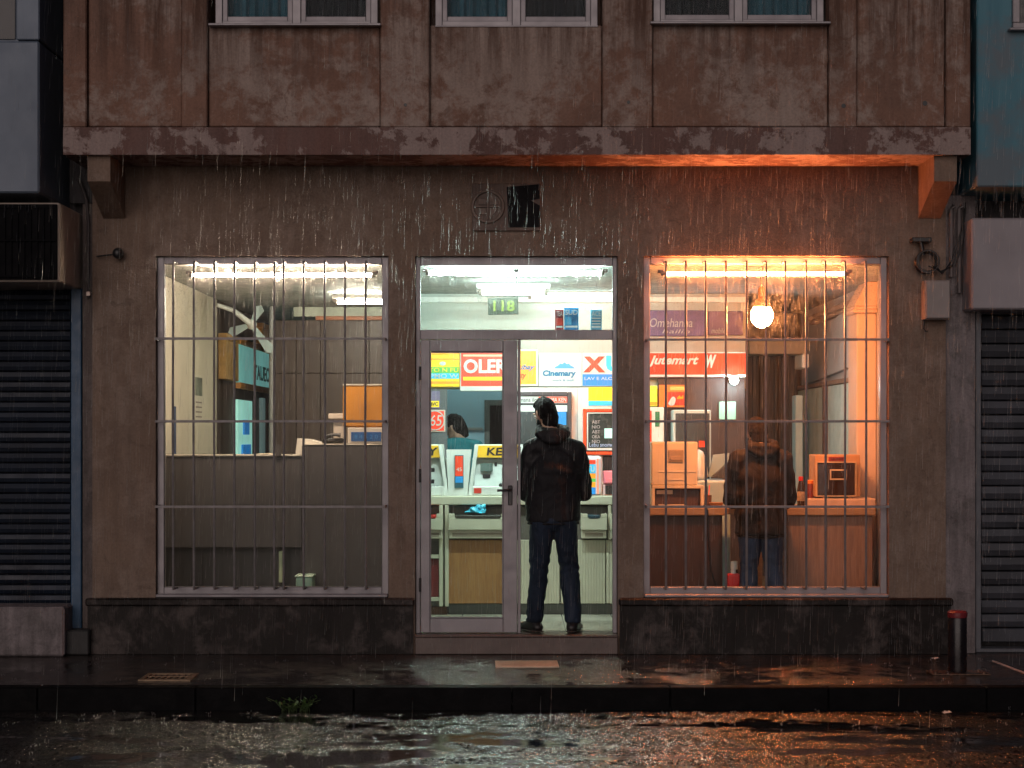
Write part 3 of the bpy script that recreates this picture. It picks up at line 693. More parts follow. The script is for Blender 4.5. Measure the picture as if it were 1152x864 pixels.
PL = thing('pendant_lamp', 'glowing bare bulb hanging from a cord in the right window', 'lamp', (PX(857, .3), .3, PZ(355, .3)))
lx, lz, lY = PX(857, .3), PZ(355, .3), .3
m = MB(); prof = []
for i in range(13):
    t = math.pi*i/12; prof.append((max(.004, max(.0, .084)*math.sin(t)), -.092*math.cos(t)))
m.lathe((lx, lY, lz), prof[:10], 28); m.build('bulb', GLOW('bulb_glow', (1.0, .33, .105), 400), PL, smooth=True)
m = MB(); m.lathe((lx, lY, lz), [(.072, .062), (.066, .085), (.045, .115), (.03, .125), (.026, .20), (.018, .215)], 24); m.build('socket', M('brass_socket', (.10, .04, .012), .5, .2, 8, 0), PL, smooth=True)
m = MB(); m.tube([(lx, lY, lz+.21), (lx-.006, lY, lz+.3), (lx+.004, lY, ZC-.02), (lx, lY, ZC)], .006, 8); m.build('cord', black_pl, PL, smooth=True)
SPT = thing('spot_lamp', 'small bright white spotlight below the end of the red fascia sign', 'lamp', (PX(826, 2.5), 2.5, PZ(428, 2.5)))
m = MB(); m.hull([((PX(826, 2.5), 2.5, PZ(428, 2.5)), .036)]); m.build('bulb', GLOW('spot_glow', (.85, 1, 1), 220), SPT, smooth=True)
m = MB(); m.tube([(PX(826, 2.5), 2.53, PZ(427, 2.5)), (PX(826, 2.5), 2.62, PZ(424, 2.5))], [.04, .02], 12); m.build('housing', grey_pl, SPT, smooth=True)

# ------------------------------------------------------------------ signs
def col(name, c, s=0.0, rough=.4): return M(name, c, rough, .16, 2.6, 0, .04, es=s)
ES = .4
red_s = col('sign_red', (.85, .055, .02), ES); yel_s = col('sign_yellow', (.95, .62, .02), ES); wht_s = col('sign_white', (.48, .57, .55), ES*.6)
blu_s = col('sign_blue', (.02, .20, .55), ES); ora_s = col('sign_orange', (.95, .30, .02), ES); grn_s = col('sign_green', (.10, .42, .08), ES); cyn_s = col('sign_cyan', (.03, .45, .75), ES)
ink_b = col('ink_blue', (.02, .18, .35)); ink_k = col('ink_black', (.02, .02, .02))
YS = 2.55
def sign(name, label, px0, px1, py0, py1, Y, panel, th=.05, cat='sign', frame=None, fr=.012):
    x0, x1, z0, z1 = PX(px0, Y), PX(px1, Y), PZ(py1, Y), PZ(py0, Y)
    T = thing(name, label, cat, ((x0+x1)/2, Y, z0))
    m = MB(); m.box(x0, x1, Y, Y+th, z0, z1, .004); m.build('panel', frame or panel, T)
    if frame:
        m = MB(); m.box(x0+fr, x1-fr, Y-.006, Y-.001, z0+fr, z1-fr); m.build('face', panel, T)
    return T
def band(T, name, px0, px1, py0, py1, Y, mat_):
    m = MB(); m.box(PX(px0, Y), PX(px1, Y), Y-.0025, Y, PZ(py1, Y), PZ(py0, Y)); return m.build(name, mat_, T)
def word(T, txt, px0, px1, py0, py1, Y, mat_, shear=0, bold=0.0, name='lettering'):
    m = MB(); m.text(txt, PX(px0, Y), PX(px1, Y), PZ(py1, Y), PZ(py0, Y), Y-.003, .004, shear, 'front', bold); return m.build(name, mat_, T)
T = sign('shop_sign', 'yellow striped sign with a green and blue lettered band, leftmost in the row', 468, 517, 394, 435, YS, yel_s)
for a_, b_, mm in ((397, 399, ora_s), (403, 405, ora_s), (413, 420, grn_s), (420, 426, cyn_s), (429, 432, ora_s)): band(T, 'stripe', 469, 516.5, a_, b_, YS-.002, mm)
word(T, 'UITO N FU', 475, 515.5, 414, 418.5, YS-.006, yel_s); word(T, 'ABPMO W', 472, 515.5, 420.5, 425.5, YS-.006, wht_s, 0, .01)
m = MB(); m.hull([((PX(498, YS), YS-.006, PZ(409, YS)), (.03, .004, .018))]); m.build('sun_spot', wht_s, T)
T = sign('shop_sign', 'red sign with bold white capitals and a yellow stripe above the clerk', 517.5, 566+17, 393, 440, YS-.04, red_s, .08, frame=col('sign_rim_white', (.55, .62, .57), .2), fr=.01)
word(T, 'OLER', 521.5, 571, 404, 420, YS-.05, wht_s, 0, .035); band(T, 'stripe', 521, 580, 424, 428, YS-.049, yel_s); band(T, 'stripe', 521, 580, 399, 401, YS-.049, col('sign_peach', (.95, .5, .3), ES)); band(T, 'lower_rim', 518.2, 582.5, 434.5, 439.5, YS-.049, MATS['sign_rim_white'])
T = sign('shop_sign', 'yellow and orange sign in a cream frame left of the white sign', 583.5, 605, 393, 434, YS-.02, yel_s, .06, frame=col('sign_rim_cream', (.9, .8, .6), .3), fr=.014)
band(T, 'lower_face', 585.5, 603, 411, 432, YS-.028, ora_s); word(T, 'ibay', 585.6, 602, 410, 417.5, YS-.032, ink_b, .4, .03); word(T, 'ty', 586, 592, 420, 427, YS-.032, col('ink_maroon', (.35, .05, .02)), .3, .02)
T = sign('shop_sign', 'white sign with blue lettering under a small blue crest', 606, 654.5, 397, 434.5, YS, wht_s)
word(T, 'Cinemary', 610.5, 648, 416.5, 425, YS-.004, ink_b, .1, .045); word(T, 'mark & mall', 622, 645, 426.5, 429, YS-.004, ink_b)
m = MB(); pts = [(PX(623+24*i/10, YS), PZ(414.5-7*math.sin(math.pi*i/10)*(.75+.25*(i % 2)), YS)) for i in range(11)]
m.prism(pts, YS-.006, YS-.001); m.text('mot', PX(628, YS), PX(642, YS), PZ(413.5, YS), PZ(409.5, YS), YS-.008, .004, 0, 'front', .02); m.build('crest', col('crest_blue', (.08, .34, .6), .1), T)
T = sign('shop_sign', 'white sign with a big red X and blue U over a blue strip', 655, 705, 397, 434.5, YS-.01, wht_s)
word(T, 'X', 656, 681, 401, 419, YS-.014, red_s, 0, .06); word(T, 'U', 682, 700, 400, 418, YS-.014, cyn_s, 0, .06); band(T, 'strip', 655.5, 704, 421, 434, YS-.012, blu_s); word(T, 'LAV E ALOON', 657.5, 700, 424, 427.5, YS-.016, wht_s)
T = sign('shop_sign', 'long red fascia sign with white slanted lettering in the right room', 724, 840, 396, 424, YS, col('fascia_red', (.72, .025, .008), .3), .1)
word(T, 'Jutemart', 729, 786, 400, 413, YS-.004, wht_s, .35, .03); word(T, 'W', 794, 806, 399, 414, YS-.004, wht_s, .3, .05)
band(T, 'trim', 724.5, 839.5, 421.5, 424, YS-.003, wht_s); band(T, 'trim', 724.5, 839.5, 396, 397.3, YS-.003, wht_s)
T = sign('shop_sign', 'dull purple sign with pale handwriting above the red fascia', 724, 796, 349, 378, 2.66, M('sign_purple', (.11, .09, .22), .5, .25, 8), .035)
ink_p = M('ink_pale', (.42, .46, .50), .6)
word(T, 'Omehanna', 731, 779, 358, 368, 2.656, ink_p, .2, .0); word(T, 'hailin', 745, 776, 370.5, 375, 2.656, ink_p, .2); 
T = sign('shop_sign', 'small violet panel with faded script beside the purple sign', 797, 836, 350, 377, 2.66, M('sign_violet', (.15, .10, .19), .5, .25, 8), .03)
word(T, 'mobile', 800, 816, 369, 375, 2.656, ink_p, .3)
# hanging number sign
HS = thing('hanging_sign', 'small black sign with green numerals hung on a wire behind the fanlight', 'sign', (PX(566, .4), .4, PZ(354, .4)))
Y = .40
m = MB(); m.box(PX(549, Y), PX(583, Y), Y, Y+.012, PZ(354, Y), PZ(335, Y), .003, Matrix.Rotation(R(-1.2), 3, 'Y')); m.build('board', M('board_black', (.012, .016, .010), .4), HS)
m = MB(); m.text('118', PX(555, Y), PX(579, Y), PZ(350.5, Y), PZ(338, Y), Y-.004, .004, 0, 'front', .02); m.build('numerals', col('numeral_green', (.06, .08, .012)), HS)
m = MB(); m.tube([(PX(582, Y), Y+.006, PZ(335.5, Y)), (PX(582, Y), Y+.006, ZC)], .004, 6); m.build('wire', black_pl, HS)
# packets standing on the transom
for px0, px1, py0, c1, lab, txt in ((624.5, 634, 348, (.20, .02, .03), 'dark red packet standing on the fanlight transom', 'TEA'), (634.8, 651, 346, (.02, .26, .58), 'blue carton, widest of the packets on the fanlight transom', 'SUD'), (664.5, 677, 348, (.12, .38, .55), 'pale blue packet standing alone at the right of the transom', 'ACE')):
    Y = .13; z0 = ztr1+.002; x0, x1 = PX(px0, Y), PX(px1, Y)
    T = thing('packet', lab, 'packet', ((x0+x1)/2, Y+.02, z0), 'packets on the fanlight transom')
    m = MB(); m.box(x0, x1, Y, Y+.05, z0, PZ(py0, Y), .002); m.build('carton', M('carton_'+txt.lower(), c1, .4, .2, 20), T)
    zz = PZ(py0, Y); hh = zz-z0
    m = MB(); m.text(txt, x0+.008, x1-.008, zz-hh*.32, zz-hh*.10, Y-.002, .003); m.box(x0+.008, x1-.008, Y-.003, Y-.0005, z0+hh*.12, z0+hh*.2)
    if txt == 'ACE':
        for k in range(3): m.box(x0+.008, x1-.008, Y-.003, Y-.0005, z0+hh*(.28+.13*k), z0+hh*(.33+.13*k))
    m.build('printing', wht_s, T)
    m = MB(); m.box(x0+.006, (x0+x1)/2 if txt == 'SUD' else x1-.006, Y-.002, Y-.0003, z0+hh*.24, z0+hh*.58); m.build('picture', col('carton_art_'+txt.lower(), {'TEA': (.7, .05, .03), 'SUD': (.05, .45, .8), 'ACE': (.04, .3, .5)}[txt]), T)
m = MB(); m.box(PX(604, .2), d1, .112, .24, ztr1-.02, ztr1, .003); m.build('transom_shelf', alu, B)

# posters and screens behind
T = sign('poster', 'red poster with white circled numerals beside the clerk', 470, 501, 461, 486, 2.58, red_s, .015, 'poster', frame=col('poster_rim', (.8, .7, .6)), fr=.012)
word(T, '65', 484, 497, 467, 479, 2.572, wht_s, .15, .0)
m = MB(); m.ring((PX(489, 2.57), 2.571, PZ(473, 2.57)), .085, .005, 'y', 28, 6); m.build('ring_mark', wht_s, T)
T = sign('notice', 'small grey and yellow notice above the red poster', 470, 495, 440, 459.5, 2.58, M('notice_mauve', (.22, .18, .30), .5), .015, 'notice')
band(T, 'yellow_field', 483, 494, 451, 458, 2.579, yel_s); word(T, 'BVC', 484, 492.5, 452.5, 456.5, 2.575, ink_k, 0, .03)
Yw = 2.19
T = sign('poster', 'yellow and cyan poster on the white wall right of the customer', 662, 700, 435.5, 456.5, Yw, yel_s, .008, 'poster'); band(T, 'lower_band', 662, 700, 451, 456.4, Yw-.001, cyn_s)
def screen(name, label, px0, px1, py0, py1, Y, frame, fr, face, cat='screen', th=.06):
    x0, x1, z0, z1 = PX(px0, Y), PX(px1, Y), PZ(py1, Y), PZ(py0, Y)
    T = thing(name, label, cat, ((x0+x1)/2, Y, z0))
    m = MB(); m.box(x0, x0+fr, Y-.03, Y+th, z0, z1, .005); m.box(x1-fr, x1, Y-.03, Y+th, z0, z1, .005); m.box(x0+fr, x1-fr, Y-.03, Y+th, z0, z0+fr, .005); m.box(x0+fr, x1-fr, Y-.03, Y+th, z1-fr, z1, .005); m.build('bezel', frame, T)
    m = MB(); m.box(x0+fr, x1-fr, Y-.01, Y+th-.01, z0+fr, z1-fr); m.build('display', face, T)
    return T
dscr = M('screen_dark', (.05, .065, .07), .2, .3, 5, 0, 0)
T = screen('wall_screen', 'large dark framed screen with a red headline strip behind the customer', 574, 643, 441, 512, 2.13, M('bezel_dark', (.06, .055, .06), .4), .035, dscr)
Y = 2.119
band(T, 'headline_strip', 580, 638, 446, 453.5, Y, wht_s); band(T, 'headline_block', 606, 638, 446.5, 453, Y-.003, red_s); word(T, 'LUTOMA KEN', 608, 637, 447.5, 452, Y-.006, wht_s); word(T, 'mana ilo', 585, 604, 447.5, 452, Y-.003, ink_k)
band(T, 'picture_area', 580, 638, 456, 463, Y, col('screen_pale', (.5, .62, .62), .3)); band(T, 'side_panel', 627, 637, 463.5, 478, Y, blu_s)
T = screen('game_screen', 'red framed screen with a dark menu display on the white wall', 656, 702, 460, 511.5, 2.12, M('bezel_red', (.80, .075, .02), .35, .06, 4, 0, 0, es=.12), .026, M('screen_menu', (.035, .05, .05), .25, .3, 5, 0, 0))
Y = 2.109
for q in ((660.3, 700, 464, 465.2), (660.3, 700, 504, 506.5), (660.3, 661.6, 465.2, 504)): band(T, 'inner_rim', *q, Y-.02, wht_s)
band(T, 'lit_window', 680, 697, 482, 493, Y, col('screen_cyan', (.35, .75, .75), .5))
for k in range(5): word(T, random.choice(['NIO', 'ABT', 'TEL', 'OKA']), 666, 675, 473+5.5*k, 476.5+5.5*k, Y, ink_p)
word(T, 'Lebu snomero', 663, 695, 498, 502.5, Y, col('screen_ink', (.3, .45, .7), .3))

# ------------------------------------------------------------------ service counter
SC_ = thing('service_counter', 'cream service counter with oak and cream front panels across the shop', 'counter', (0, 1.6, FL))
Y0 = 1.30
ivory = M('ivory_laminate', (.52, .50, .38), .5, .07, 3)
def rib_panel(px0, px1):
    m = MB(); x0, x1 = PX(px0, Y0), PX(px1, Y0); n = max(2, int((x1-x0)/.022)); z0, z1 = PZ(679, Y0), PZ(607.5, Y0)
    for i in range(n): m.box(x0+(x1-x0)*i/n+.001, x0+(x1-x0)*(i+1)/n-.001, Y0, Y0+.02, z0, z1, .003)
    m.box(x0, x1, Y0+.012, Y0+.04, z0, z1); return m
z_sh = PZ(558, Y0)
m = MB(); m.box(-.868, .89, Y0+.05, 1.95, FL+.1, PZ(570, Y0)); m.build('carcass', M('carcass_grey', (.10, .09, .075), .6), SC_)
m = MB(); m.box(-.868, .89, Y0-.02, 1.98, PZ(568, Y0), z_sh, .008); m.build('top', ivory, SC_)
m = MB(); m.box(PX(504, Y0), PX(570, Y0), Y0, Y0+.045, PZ(679, Y0), PZ(607.5, Y0), .003); part(m.build('front_panel', w_oak, SC_), 'oak front panel')
for a_, b_ in ((571, 629.5), (631, 681), (682, 700)): part(rib_panel(a_, b_).build('front_panel', ivory, SC_), 'ribbed ivory front panel')
m = MB(); m.box(PX(504, Y0), .89, Y0+.06, Y0+.1, FL, PZ(680, Y0), .003); m.build('kick_plate', M('kick_slate', (.10, .11, .10), .4), SC_)
m = MB()
for px in (494, 500.5): m.box(PX(px, Y0), PX(px+4.5, Y0), Y0-.02, Y0+.04, PZ(682, Y0), PZ(568, Y0)-.001, .004)
m.box(PX(684, Y0), PX(687.5, Y0), Y0-.02, Y0+.04, PZ(607, Y0), PZ(568, Y0)-.001, .004); m.build('divider', ivory, SC_)
m = MB(); m.box(PX(470, Y0), PX(493.5, Y0), Y0-.01, Y0+.04, PZ(676, Y0), PZ(672, Y0)); m.box(PX(470, Y0), PX(493.5, Y0), Y0-.01, Y0+.04, PZ(628, Y0), PZ(624, Y0)); m.box(PX(470, Y0), PX(493.5, Y0), Y0-.01, Y0+.04, PZ(606, Y0), PZ(600, Y0)); m.build('side_rail', ivory, SC_)
m = MB(); m.box(PX(470, Y0), PX(493.5, Y0), Y0+.02, Y0+.045, PZ(671.5, Y0), PZ(629, Y0), .002); part(m.build('front_panel', M('oxblood', (.16, .02, .02), .4, .25, 6, 0, .1, 60, (4, 4, .5)), SC_), 'dark red panel at the left end')
m = MB(); m.box(PX(470, Y0), PX(503, Y0), Y0+.02, Y0+.1, FL+.001, PZ(683, Y0)); part(m.build('front_panel', w_dark, SC_), 'dark wood base at the left end')
def tray(px0, px1, inner, lab):
    m = MB(); x0, x1 = PX(px0, Y0-.1), PX(px1, Y0-.1); z0, z1 = PZ(606, Y0-.1), PZ(578, Y0-.1); ya, yb = Y0-.10, Y0+.18; t = .012
    m.box(x0, x1, ya, ya+t, z0+.07, z1-.03, .004); m.box(x0, x0+t, ya+t, yb, z0+.07, z1, .004); m.box(x1-t, x1, ya+t, yb, z0+.07, z1, .004); m.box(x0+t, x1-t, ya+t, yb, z0+.07, z0+.08)
    m.box(x0+.004, x1-.004, ya+.03, yb, z0, z0+.068, .004); m.box(x0, x0+.05, ya, ya+t, z1-.03, z1, .003); m.box(x1-.05, x1, ya, ya+t, z1-.03, z1, .003)
    tr_ = part(m.build('drawer', ivory, SC_), lab)
    m = MB(); m.box(x0+.055, x1-.055, ya-.0, ya+.2, z1-.045, z1-.012, .004); m.build('liner', inner, tr_)
    m = MB(); m.box(x0+.03, x1-.03, ya+.026, ya+.0295, z0+.015, z0+.045); m.build('slot', M('slot_taupe', (.26, .22, .16), .5), tr_)
tray(470, 498, M('liner_red', (.55, .03, .02), .4), 'open drawer with a red liner')
tray(504.5, 571, M('liner_black', (.03, .028, .02), .4), 'open drawer with a dark liner'); tray(654, 683, M('liner_navy', (.02, .05, .07), .4), 'open drawer with a navy liner'); tray(686.5, 704, MATS['liner_navy'], 'open drawer at the right end')
# crumpled blue bag on drawer
m = MB(); c0 = Vector((PX(539, Y0), Y0-.03, PZ(577.5, Y0-.1)))
b = bmesh.new(); bmesh.ops.create_icosphere(b, subdivisions=4, radius=1)
for v in b.verts:
    d = v.co.copy(); k = .75 + .5*noise.noise(d*1.7) + .22*abs(noise.noise(d*4.2)); v.co = Vector((d.x*.085*k, d.y*.06*k, max(-.2, d.z)*.062*k + .012)) + c0
me = bpy.data.meshes.new('t'); b.to_mesh(me); b.free(); m.bm.from_mesh(me)
m.hull([(c0+Vector((-.06, -.01, .01)), (.055, .03, .012)), (c0+Vector((-.1, 0, .005)), (.02, .02, .008))], 2)
tag(m.build('plastic_bag', M('cyan_plastic', (.06, .48, .68), .25, .25, 20), None, c0, True), 'crumpled bright blue plastic bag on the open counter drawer', 'bag')
# game terminals
def terminal(label, px0, px1):
    Y = Y0+.06; x0, x1 = PX(px0, Y), PX(px1, Y); z0, zt_ = z_sh+.001, PZ(500, Y); w_ = x1-x0
    T = thing('ticket_terminal', label, 'terminal', ((x0+x1)/2, Y+.2, z0), 'white terminals on the service counter')
    hd = PZ(515.5, Y); lip = PZ(545, Y)
    m = MB()
    for xx, sg in ((x0, 1), (x1, -1)):      # side cheeks lean outwards to the base
        m.prism([(xx, z0), (xx+sg*.03, z0), (xx+sg*.085, zt_), (xx+sg*.055, zt_)], Y-.02, Y+.35, 'y')
    m.box(x0+.086, x1-.086, Y+.05, Y+.35, hd+.001, zt_-.001, .006); m.box(x0+.034, x1-.034, Y+.12, Y+.35, z0, hd)
    m.box(x0+.032, x1-.032, Y-.03, Y+.11, z0, z0+.075, .006); m.build('casing', white_pl, T)
    m = MB(); m.box(x0+.075, x1-.075, Y+.035, Y+.049, hd+.004, zt_-.008, .003); hh = m.build('header', col('header_yellow', (.80, .48, .03), .25), T)
    m = MB(); m.text('KEPY', (x0+x1)/2-.10, x1-.09, hd+.022, zt_-.026, Y+.033, .004, .1, 'front', .03); m.build('lettering', ink_k, hh)
    m = MB(); m.prism([(Y+.02, z0+.076), (Y+.11, hd-.004), (Y+.118, hd-.004), (Y+.10, z0+.076)], x0+.05, x1-.05, 'x'); m.build('console', grey_pl if False else M('console_grey', (.42, .46, .44), .35, .15, 6), T)
    m = MB()
    for fx, fz, ww in ((.28, .75, .03), (.45, .82, .02), (.3, .35, .06), (.7, .6, .06), (.7, .15, .06), (.62, .85, .03)):
        zc = z0+.085+(hd-z0-.1)*fz; yc = Y+.02+.09*fz
        m.box(x0+w_*fx-ww/2, x0+w_*fx+ww/2, yc-.016, yc+.01, zc-.016, zc+.016, .004)
    m.build('control', black_pl, T)
    m = MB(); m.box(x0+.05, x0+.11, Y-.037, Y-.0305, z0+.02, z0+.062, .002); m.build('button', col('button_red', (.65, .05, .03)), T)
    m = MB(); m.lathe(((x0+x1)/2+.02, Y-.01, z0+.0755), [(.02, 0), (.02, .018), (.012, .026)], 14); m.build('knob', black_pl, T)
    m = MB()
    for i in range(3):
        for k in range(3): xx = x1-.15+.024*i; m.box(xx, xx+.017, Y-.025+.018*k+.012, Y-.012+.018*k+.012, z0+.0752, z0+.081)
    m.build('keypad', M('key_grey', (.2, .2, .2), .5), T)
    m = MB(); m.box(x0+.10, x0+.20, Y+.035, Y+.04, hd-.11, hd-.04, .002, Matrix.Rotation(R(-14), 3, 'X')); m.build('screen', M('screen_slate', (.06, .10, .09), .2), T)
    return T
terminal('white terminal cut by the left door stile, yellow header', 436, 505)
terminal('white terminal with a yellow header, left of the door handle', 526.5, 596)
T = thing('card_stand', 'white pedestal with a red and blue ticket label between two terminals', 'stand', (PX(516, 1.33), 1.5, z_sh+.001))
Y = 1.335; m = MB(); m.prism([(PX(504.5, Y), z_sh+.001), (PX(526, Y), z_sh+.001), (PX(530, Y), PZ(506, Y)), (PX(502, Y), PZ(506, Y))], Y, Y+.25, 'y'); m.build('body', white_pl, T)
m = MB(); m.box(PX(511.5, Y), PX(521.5, Y), Y-.012, Y-.001, PZ(549, Y), PZ(512, Y), .002); lb = m.build('label_card', col('card_teal', (.03, .10, .13)), T)
m = MB(); m.box(PX(512.2, Y), PX(520.8, Y), Y-.016, Y-.0125, PZ(535.5, Y), PZ(513, Y)); m.build('red_field', col('card_red', (.80, .06, .02), .3), lb)
m = MB(); m.box(PX(512.2, Y), PX(520.8, Y), Y-.016, Y-.0125, PZ(543, Y), PZ(536, Y)); m.build('blue_field', col('card_blue', (.02, .25, .6), .2), lb)
m = MB(); m.text('45', PX(513.5, Y), PX(519.5, Y), PZ(530, Y), PZ(526, Y), Y-.018, .003); m.build('numerals', wht_s, lb)
T = thing('display_stand', 'white rounded display stand with rainbow striped card right of the customer', 'stand', (PX(662, 1.4), 1.5, z_sh+.001))
Y = 1.40; m = MB(); m.box(PX(644, Y), PX(677.5, Y), Y, Y+.16, z_sh+.001, PZ(513, Y), .03, None, None, 4); m.build('body', M('pink_white', (.74, .68, .72), .4, .05), T)
for p_, q_, mm in ((517.5, 522, red_s), (522.5, 532, cyn_s), (533, 538, ora_s), (538.5, 542, grn_s), (542.5, 548, ora_s), (548.5, 556, blu_s)): band(T, 'stripe', 646, 670, p_, q_, Y-.001, mm)
word(T, 'TU', 660, 669, 524, 531, Y-.005, wht_s, 0, .03); band(T, 'side_strip', 671.5, 673.5, 516, 556, Y-.001, col('strip_coral', (.9, .3, .2), .2))
T = thing('card_reader', 'pink and black device at the right end of the service counter', 'device', (PX(690, 1.4), 1.5, z_sh+.001))
m = MB(); m.box(PX(679, Y), PX(703, Y), Y, Y+.2, PZ(544.5, Y), PZ(530, Y), .008); m.box(PX(681, Y), PX(703, Y), Y-.012, Y-.001, PZ(543, Y), PZ(538, Y), .003); m.build('casing', M('pink_plastic', (.80, .25, .32), .4, .06), T)
m = MB(); m.box(PX(678.5, Y), PX(703, Y), Y+.01, Y+.19, z_sh+.001, PZ(545, Y), .008); m.build('base', M('base_rose', (.62, .42, .42), .4), T)
m = MB(); m.box(PX(681, Y), PX(703, Y), Y-.002, Y+.009, PZ(556, Y), PZ(546, Y), .003); m.build('screen', black_pl, T)
m = MB(); m.box(PX(678, 2.19), PX(702, 2.19), 2.13, 2.198, PZ(530, 2.13), PZ(513, 2.13), .004); tag(m.build('speaker_box', black_pl, None, (PX(690, 2.13), 2.13, PZ(530, 2.13))), 'black box below the red framed screen', 'box')

# ------------------------------------------------------------------ left room
DK = thing('reception_desk', 'tall dark desk with a stepped top just behind the left window', 'desk', (PX(300, .6), .8, FL))
dkm = M('desk_taupe', (.085, .077, .075), .6, .12, 1.5, 0, .05, 60, (1, 1, 1), .2); dkt = M('desk_cap', (.46, .42, .35), .4)
Yd = .62; xs0, xs1, xs2 = XLW+.004, PX(340, Yd), -.935
m = MB(); m.box(xs0, xs1-.003, Yd, Yd+.05, PZ(616, Yd), PZ(513.5, Yd), .004); m.box(xs1, xs2, Yd-.03, Yd+.05, FL, PZ(501, Yd), .004); m.box(xs0, xs1-.003, Yd+.12, Yd+.16, FL, PZ(616, Yd)-.001); m.build('front_panel', dkm, DK)
m = MB(); m.box(xs0, xs1-.003, Yd-.01, Yd+.40, PZ(513.5, Yd)+.001, PZ(511.5, Yd), .003); m.box(xs1, xs2, Yd-.035, Yd+.5, PZ(501, Yd)+.001, PZ(499.5, Yd), .003); m.build('top', dkt, DK)
m = MB(); m.box(PX(310, Yd-.02), PX(316, Yd-.02), Yd-.02, Yd-.001, PZ(513, Yd), PZ(500, Yd)); m.build('upright', dkm, DK)
m = MB(); m.box(PX(314, .68), PX(318, .68), .66, .70, PZ(655, .68), PZ(620, .68), .003); m.build('leg', M('sage_leg', (.42, .48, .30), .5), DK)
Yr = .72; zt0 = PZ(499.5, Yd)+.001
CR = thing('cash_register', 'pale cash register with a blue display strip and orange back panel in the left window', 'cash register', (PX(412, Yr), Yr+.1, zt0))
m = MB(); m.box(PX(391, Yr), PX(434, Yr), Yr, Yr+.24, zt0, PZ(481, Yr), .006); m.box(PX(370, Yr+.1), PX(390, Yr+.1), Yr+.06, Yr+.22, PZ(471, Yr), PZ(465, Yr), .004); m.box(PX(375, Yr+.1), PX(390, Yr+.1), Yr+.1, Yr+.2, zt0, PZ(472, Yr), .006); m.build('casing', M('register_ivory', (.50, .43, .36), .45, .08), CR)
m = MB(); m.box(PX(385, Yr), PX(434, Yr), Yr+.04, Yr+.10, PZ(480.5, Yr), PZ(433.5, Yr), .012); bp = m.build('back_panel', M('amber_board', (.40, .16, .015), .5, .2, 5), CR)
m = MB(); m.box(PX(385, Yr), PX(434, Yr), Yr+.035, Yr+.105, PZ(433.3, Yr), PZ(431.8, Yr)); m.build('edge', dkt, bp)
m = MB(); m.box(PX(395, Yr), PX(429, Yr), Yr-.010, Yr-.001, PZ(496.5, Yr), PZ(486, Yr), .002); ds = m.build('display', col('lcd_blue', (.008, .05, .16), .12), CR)
m = MB(); m.text('8 4 5 2 0', PX(399, Yr), PX(425, Yr), PZ(493.5, Yr), PZ(489, Yr), Yr-.012, .003); m.build('digits', col('lcd_ink', (.04, .16, .34), .1), ds)
T = thing('telephone', 'black telephone on the desk beside the cash register', 'telephone', (PX(373, Yr), Yr, zt0))
m = MB(); m.hull([((PX(366, Yr), Yr, zt0+.02), (.03, .03, .02)), ((PX(382, Yr), Yr+.05, zt0+.025), (.035, .03, .022))]); m.build('base', black_pl, T, smooth=True)
m = MB(); m.tube([(PX(366, Yr), Yr, zt0+.05), (PX(370, Yr), Yr, zt0+.066), (PX(378, Yr), Yr, zt0+.072), (PX(383, Yr), Yr, zt0+.066)], [.018, .012, .012, .02], 10); m.build('handset', black_pl, T, smooth=True)
m = MB(); m.prism([(PX(333, .75), PZ(511, .75)), (PX(341, .75), PZ(511, .75)), (PX(364, .75), PZ(499.3, .75)+.003), (PX(350, .75), PZ(494.5, .75)), (PX(335, .75), PZ(493, .75))], .72, .95, 'y'); 
tag(m.build('paper_stack', M('paper_white', (.62, .58, .50), .7), None, (PX(345, .75), .8, zt0)), 'slumped stack of white paper on the desk in the left window', 'paper')
T = thing('waste_bin', 'pale green basin on the floor under the left window desk', 'basin', (PX(343, .5), .5, FL))
m = MB(); m.box(PX(333, .45), PX(352, .45), .42, .6, FL+.001, PZ(649, .45), .02, None, None, 2); m.build('body', M('mint_plastic', (.36, .55, .42), .4), T)
m = MB(); m.box(PX(332, .45), PX(353, .45), .41, .61, PZ(649, .45)+.001, PZ(647, .45), .006); m.build('rim', M('mint_rim', (.45, .62, .5), .4), T)
# teal sign and glass door on left wall
T = thing('shop_sign', 'pale teal sign in an orange wood frame on the far left side wall', 'sign', (XLW, 5.2, 2.1))
YA, YB = 4.3, 6.6; zA, zB = 2.12, 2.50
m = MB(); m.box(XLW+.004, XLW+.04, YA, YB, zA, zB, .004); m.build('panel', col('sign_teal', (.20, .50, .47), .35), T)
wo = M('orange_wood', (.55, .24, .06), .5, .2, 6)
m = MB(); m.box(XLW+.004, XLW+.06, YA, YB, zB+.001, zB+.06, .004); m.box(XLW+.004, XLW+.06, YA, YB, zA-.06, zA-.001, .004); m.box(XLW+.004, XLW+.06, YB+.001, YB+.08, FL, zB+.06, .004); m.build('frame', wo, T)
m = MB(); m.text('TAUEOS', YA+.95, YB-.1, zA+.06, zA+.22, XLW+.043, .004, 0, 'right', .02); m.build('lettering', col('sign_teal_ink', (.05, .17, .18)), T)
T = thing('glass_door', 'glazed door with bright mint light beyond put into its leaf, leading off the far left side wall', 'door', (XLW, 5.2, FL))
m = MB(); m.box(XLW+.004, XLW+.03, YA, YA+.9, FL, 1.95, .003); m.build('leaf', col('door_light_mint', (.35, .72, .62), .5), T)  # bright light beyond the door is put into the leaf's own glow
m = MB(); m.box(XLW+.031, XLW+.05, YA+.2, YA+.7, 1.25, 1.5, .003); m.box(XLW+.031, XLW+.05, YA+.3, YA+.6, 1.6, 1.75, .003); m.build('sticker', blu_s, T)
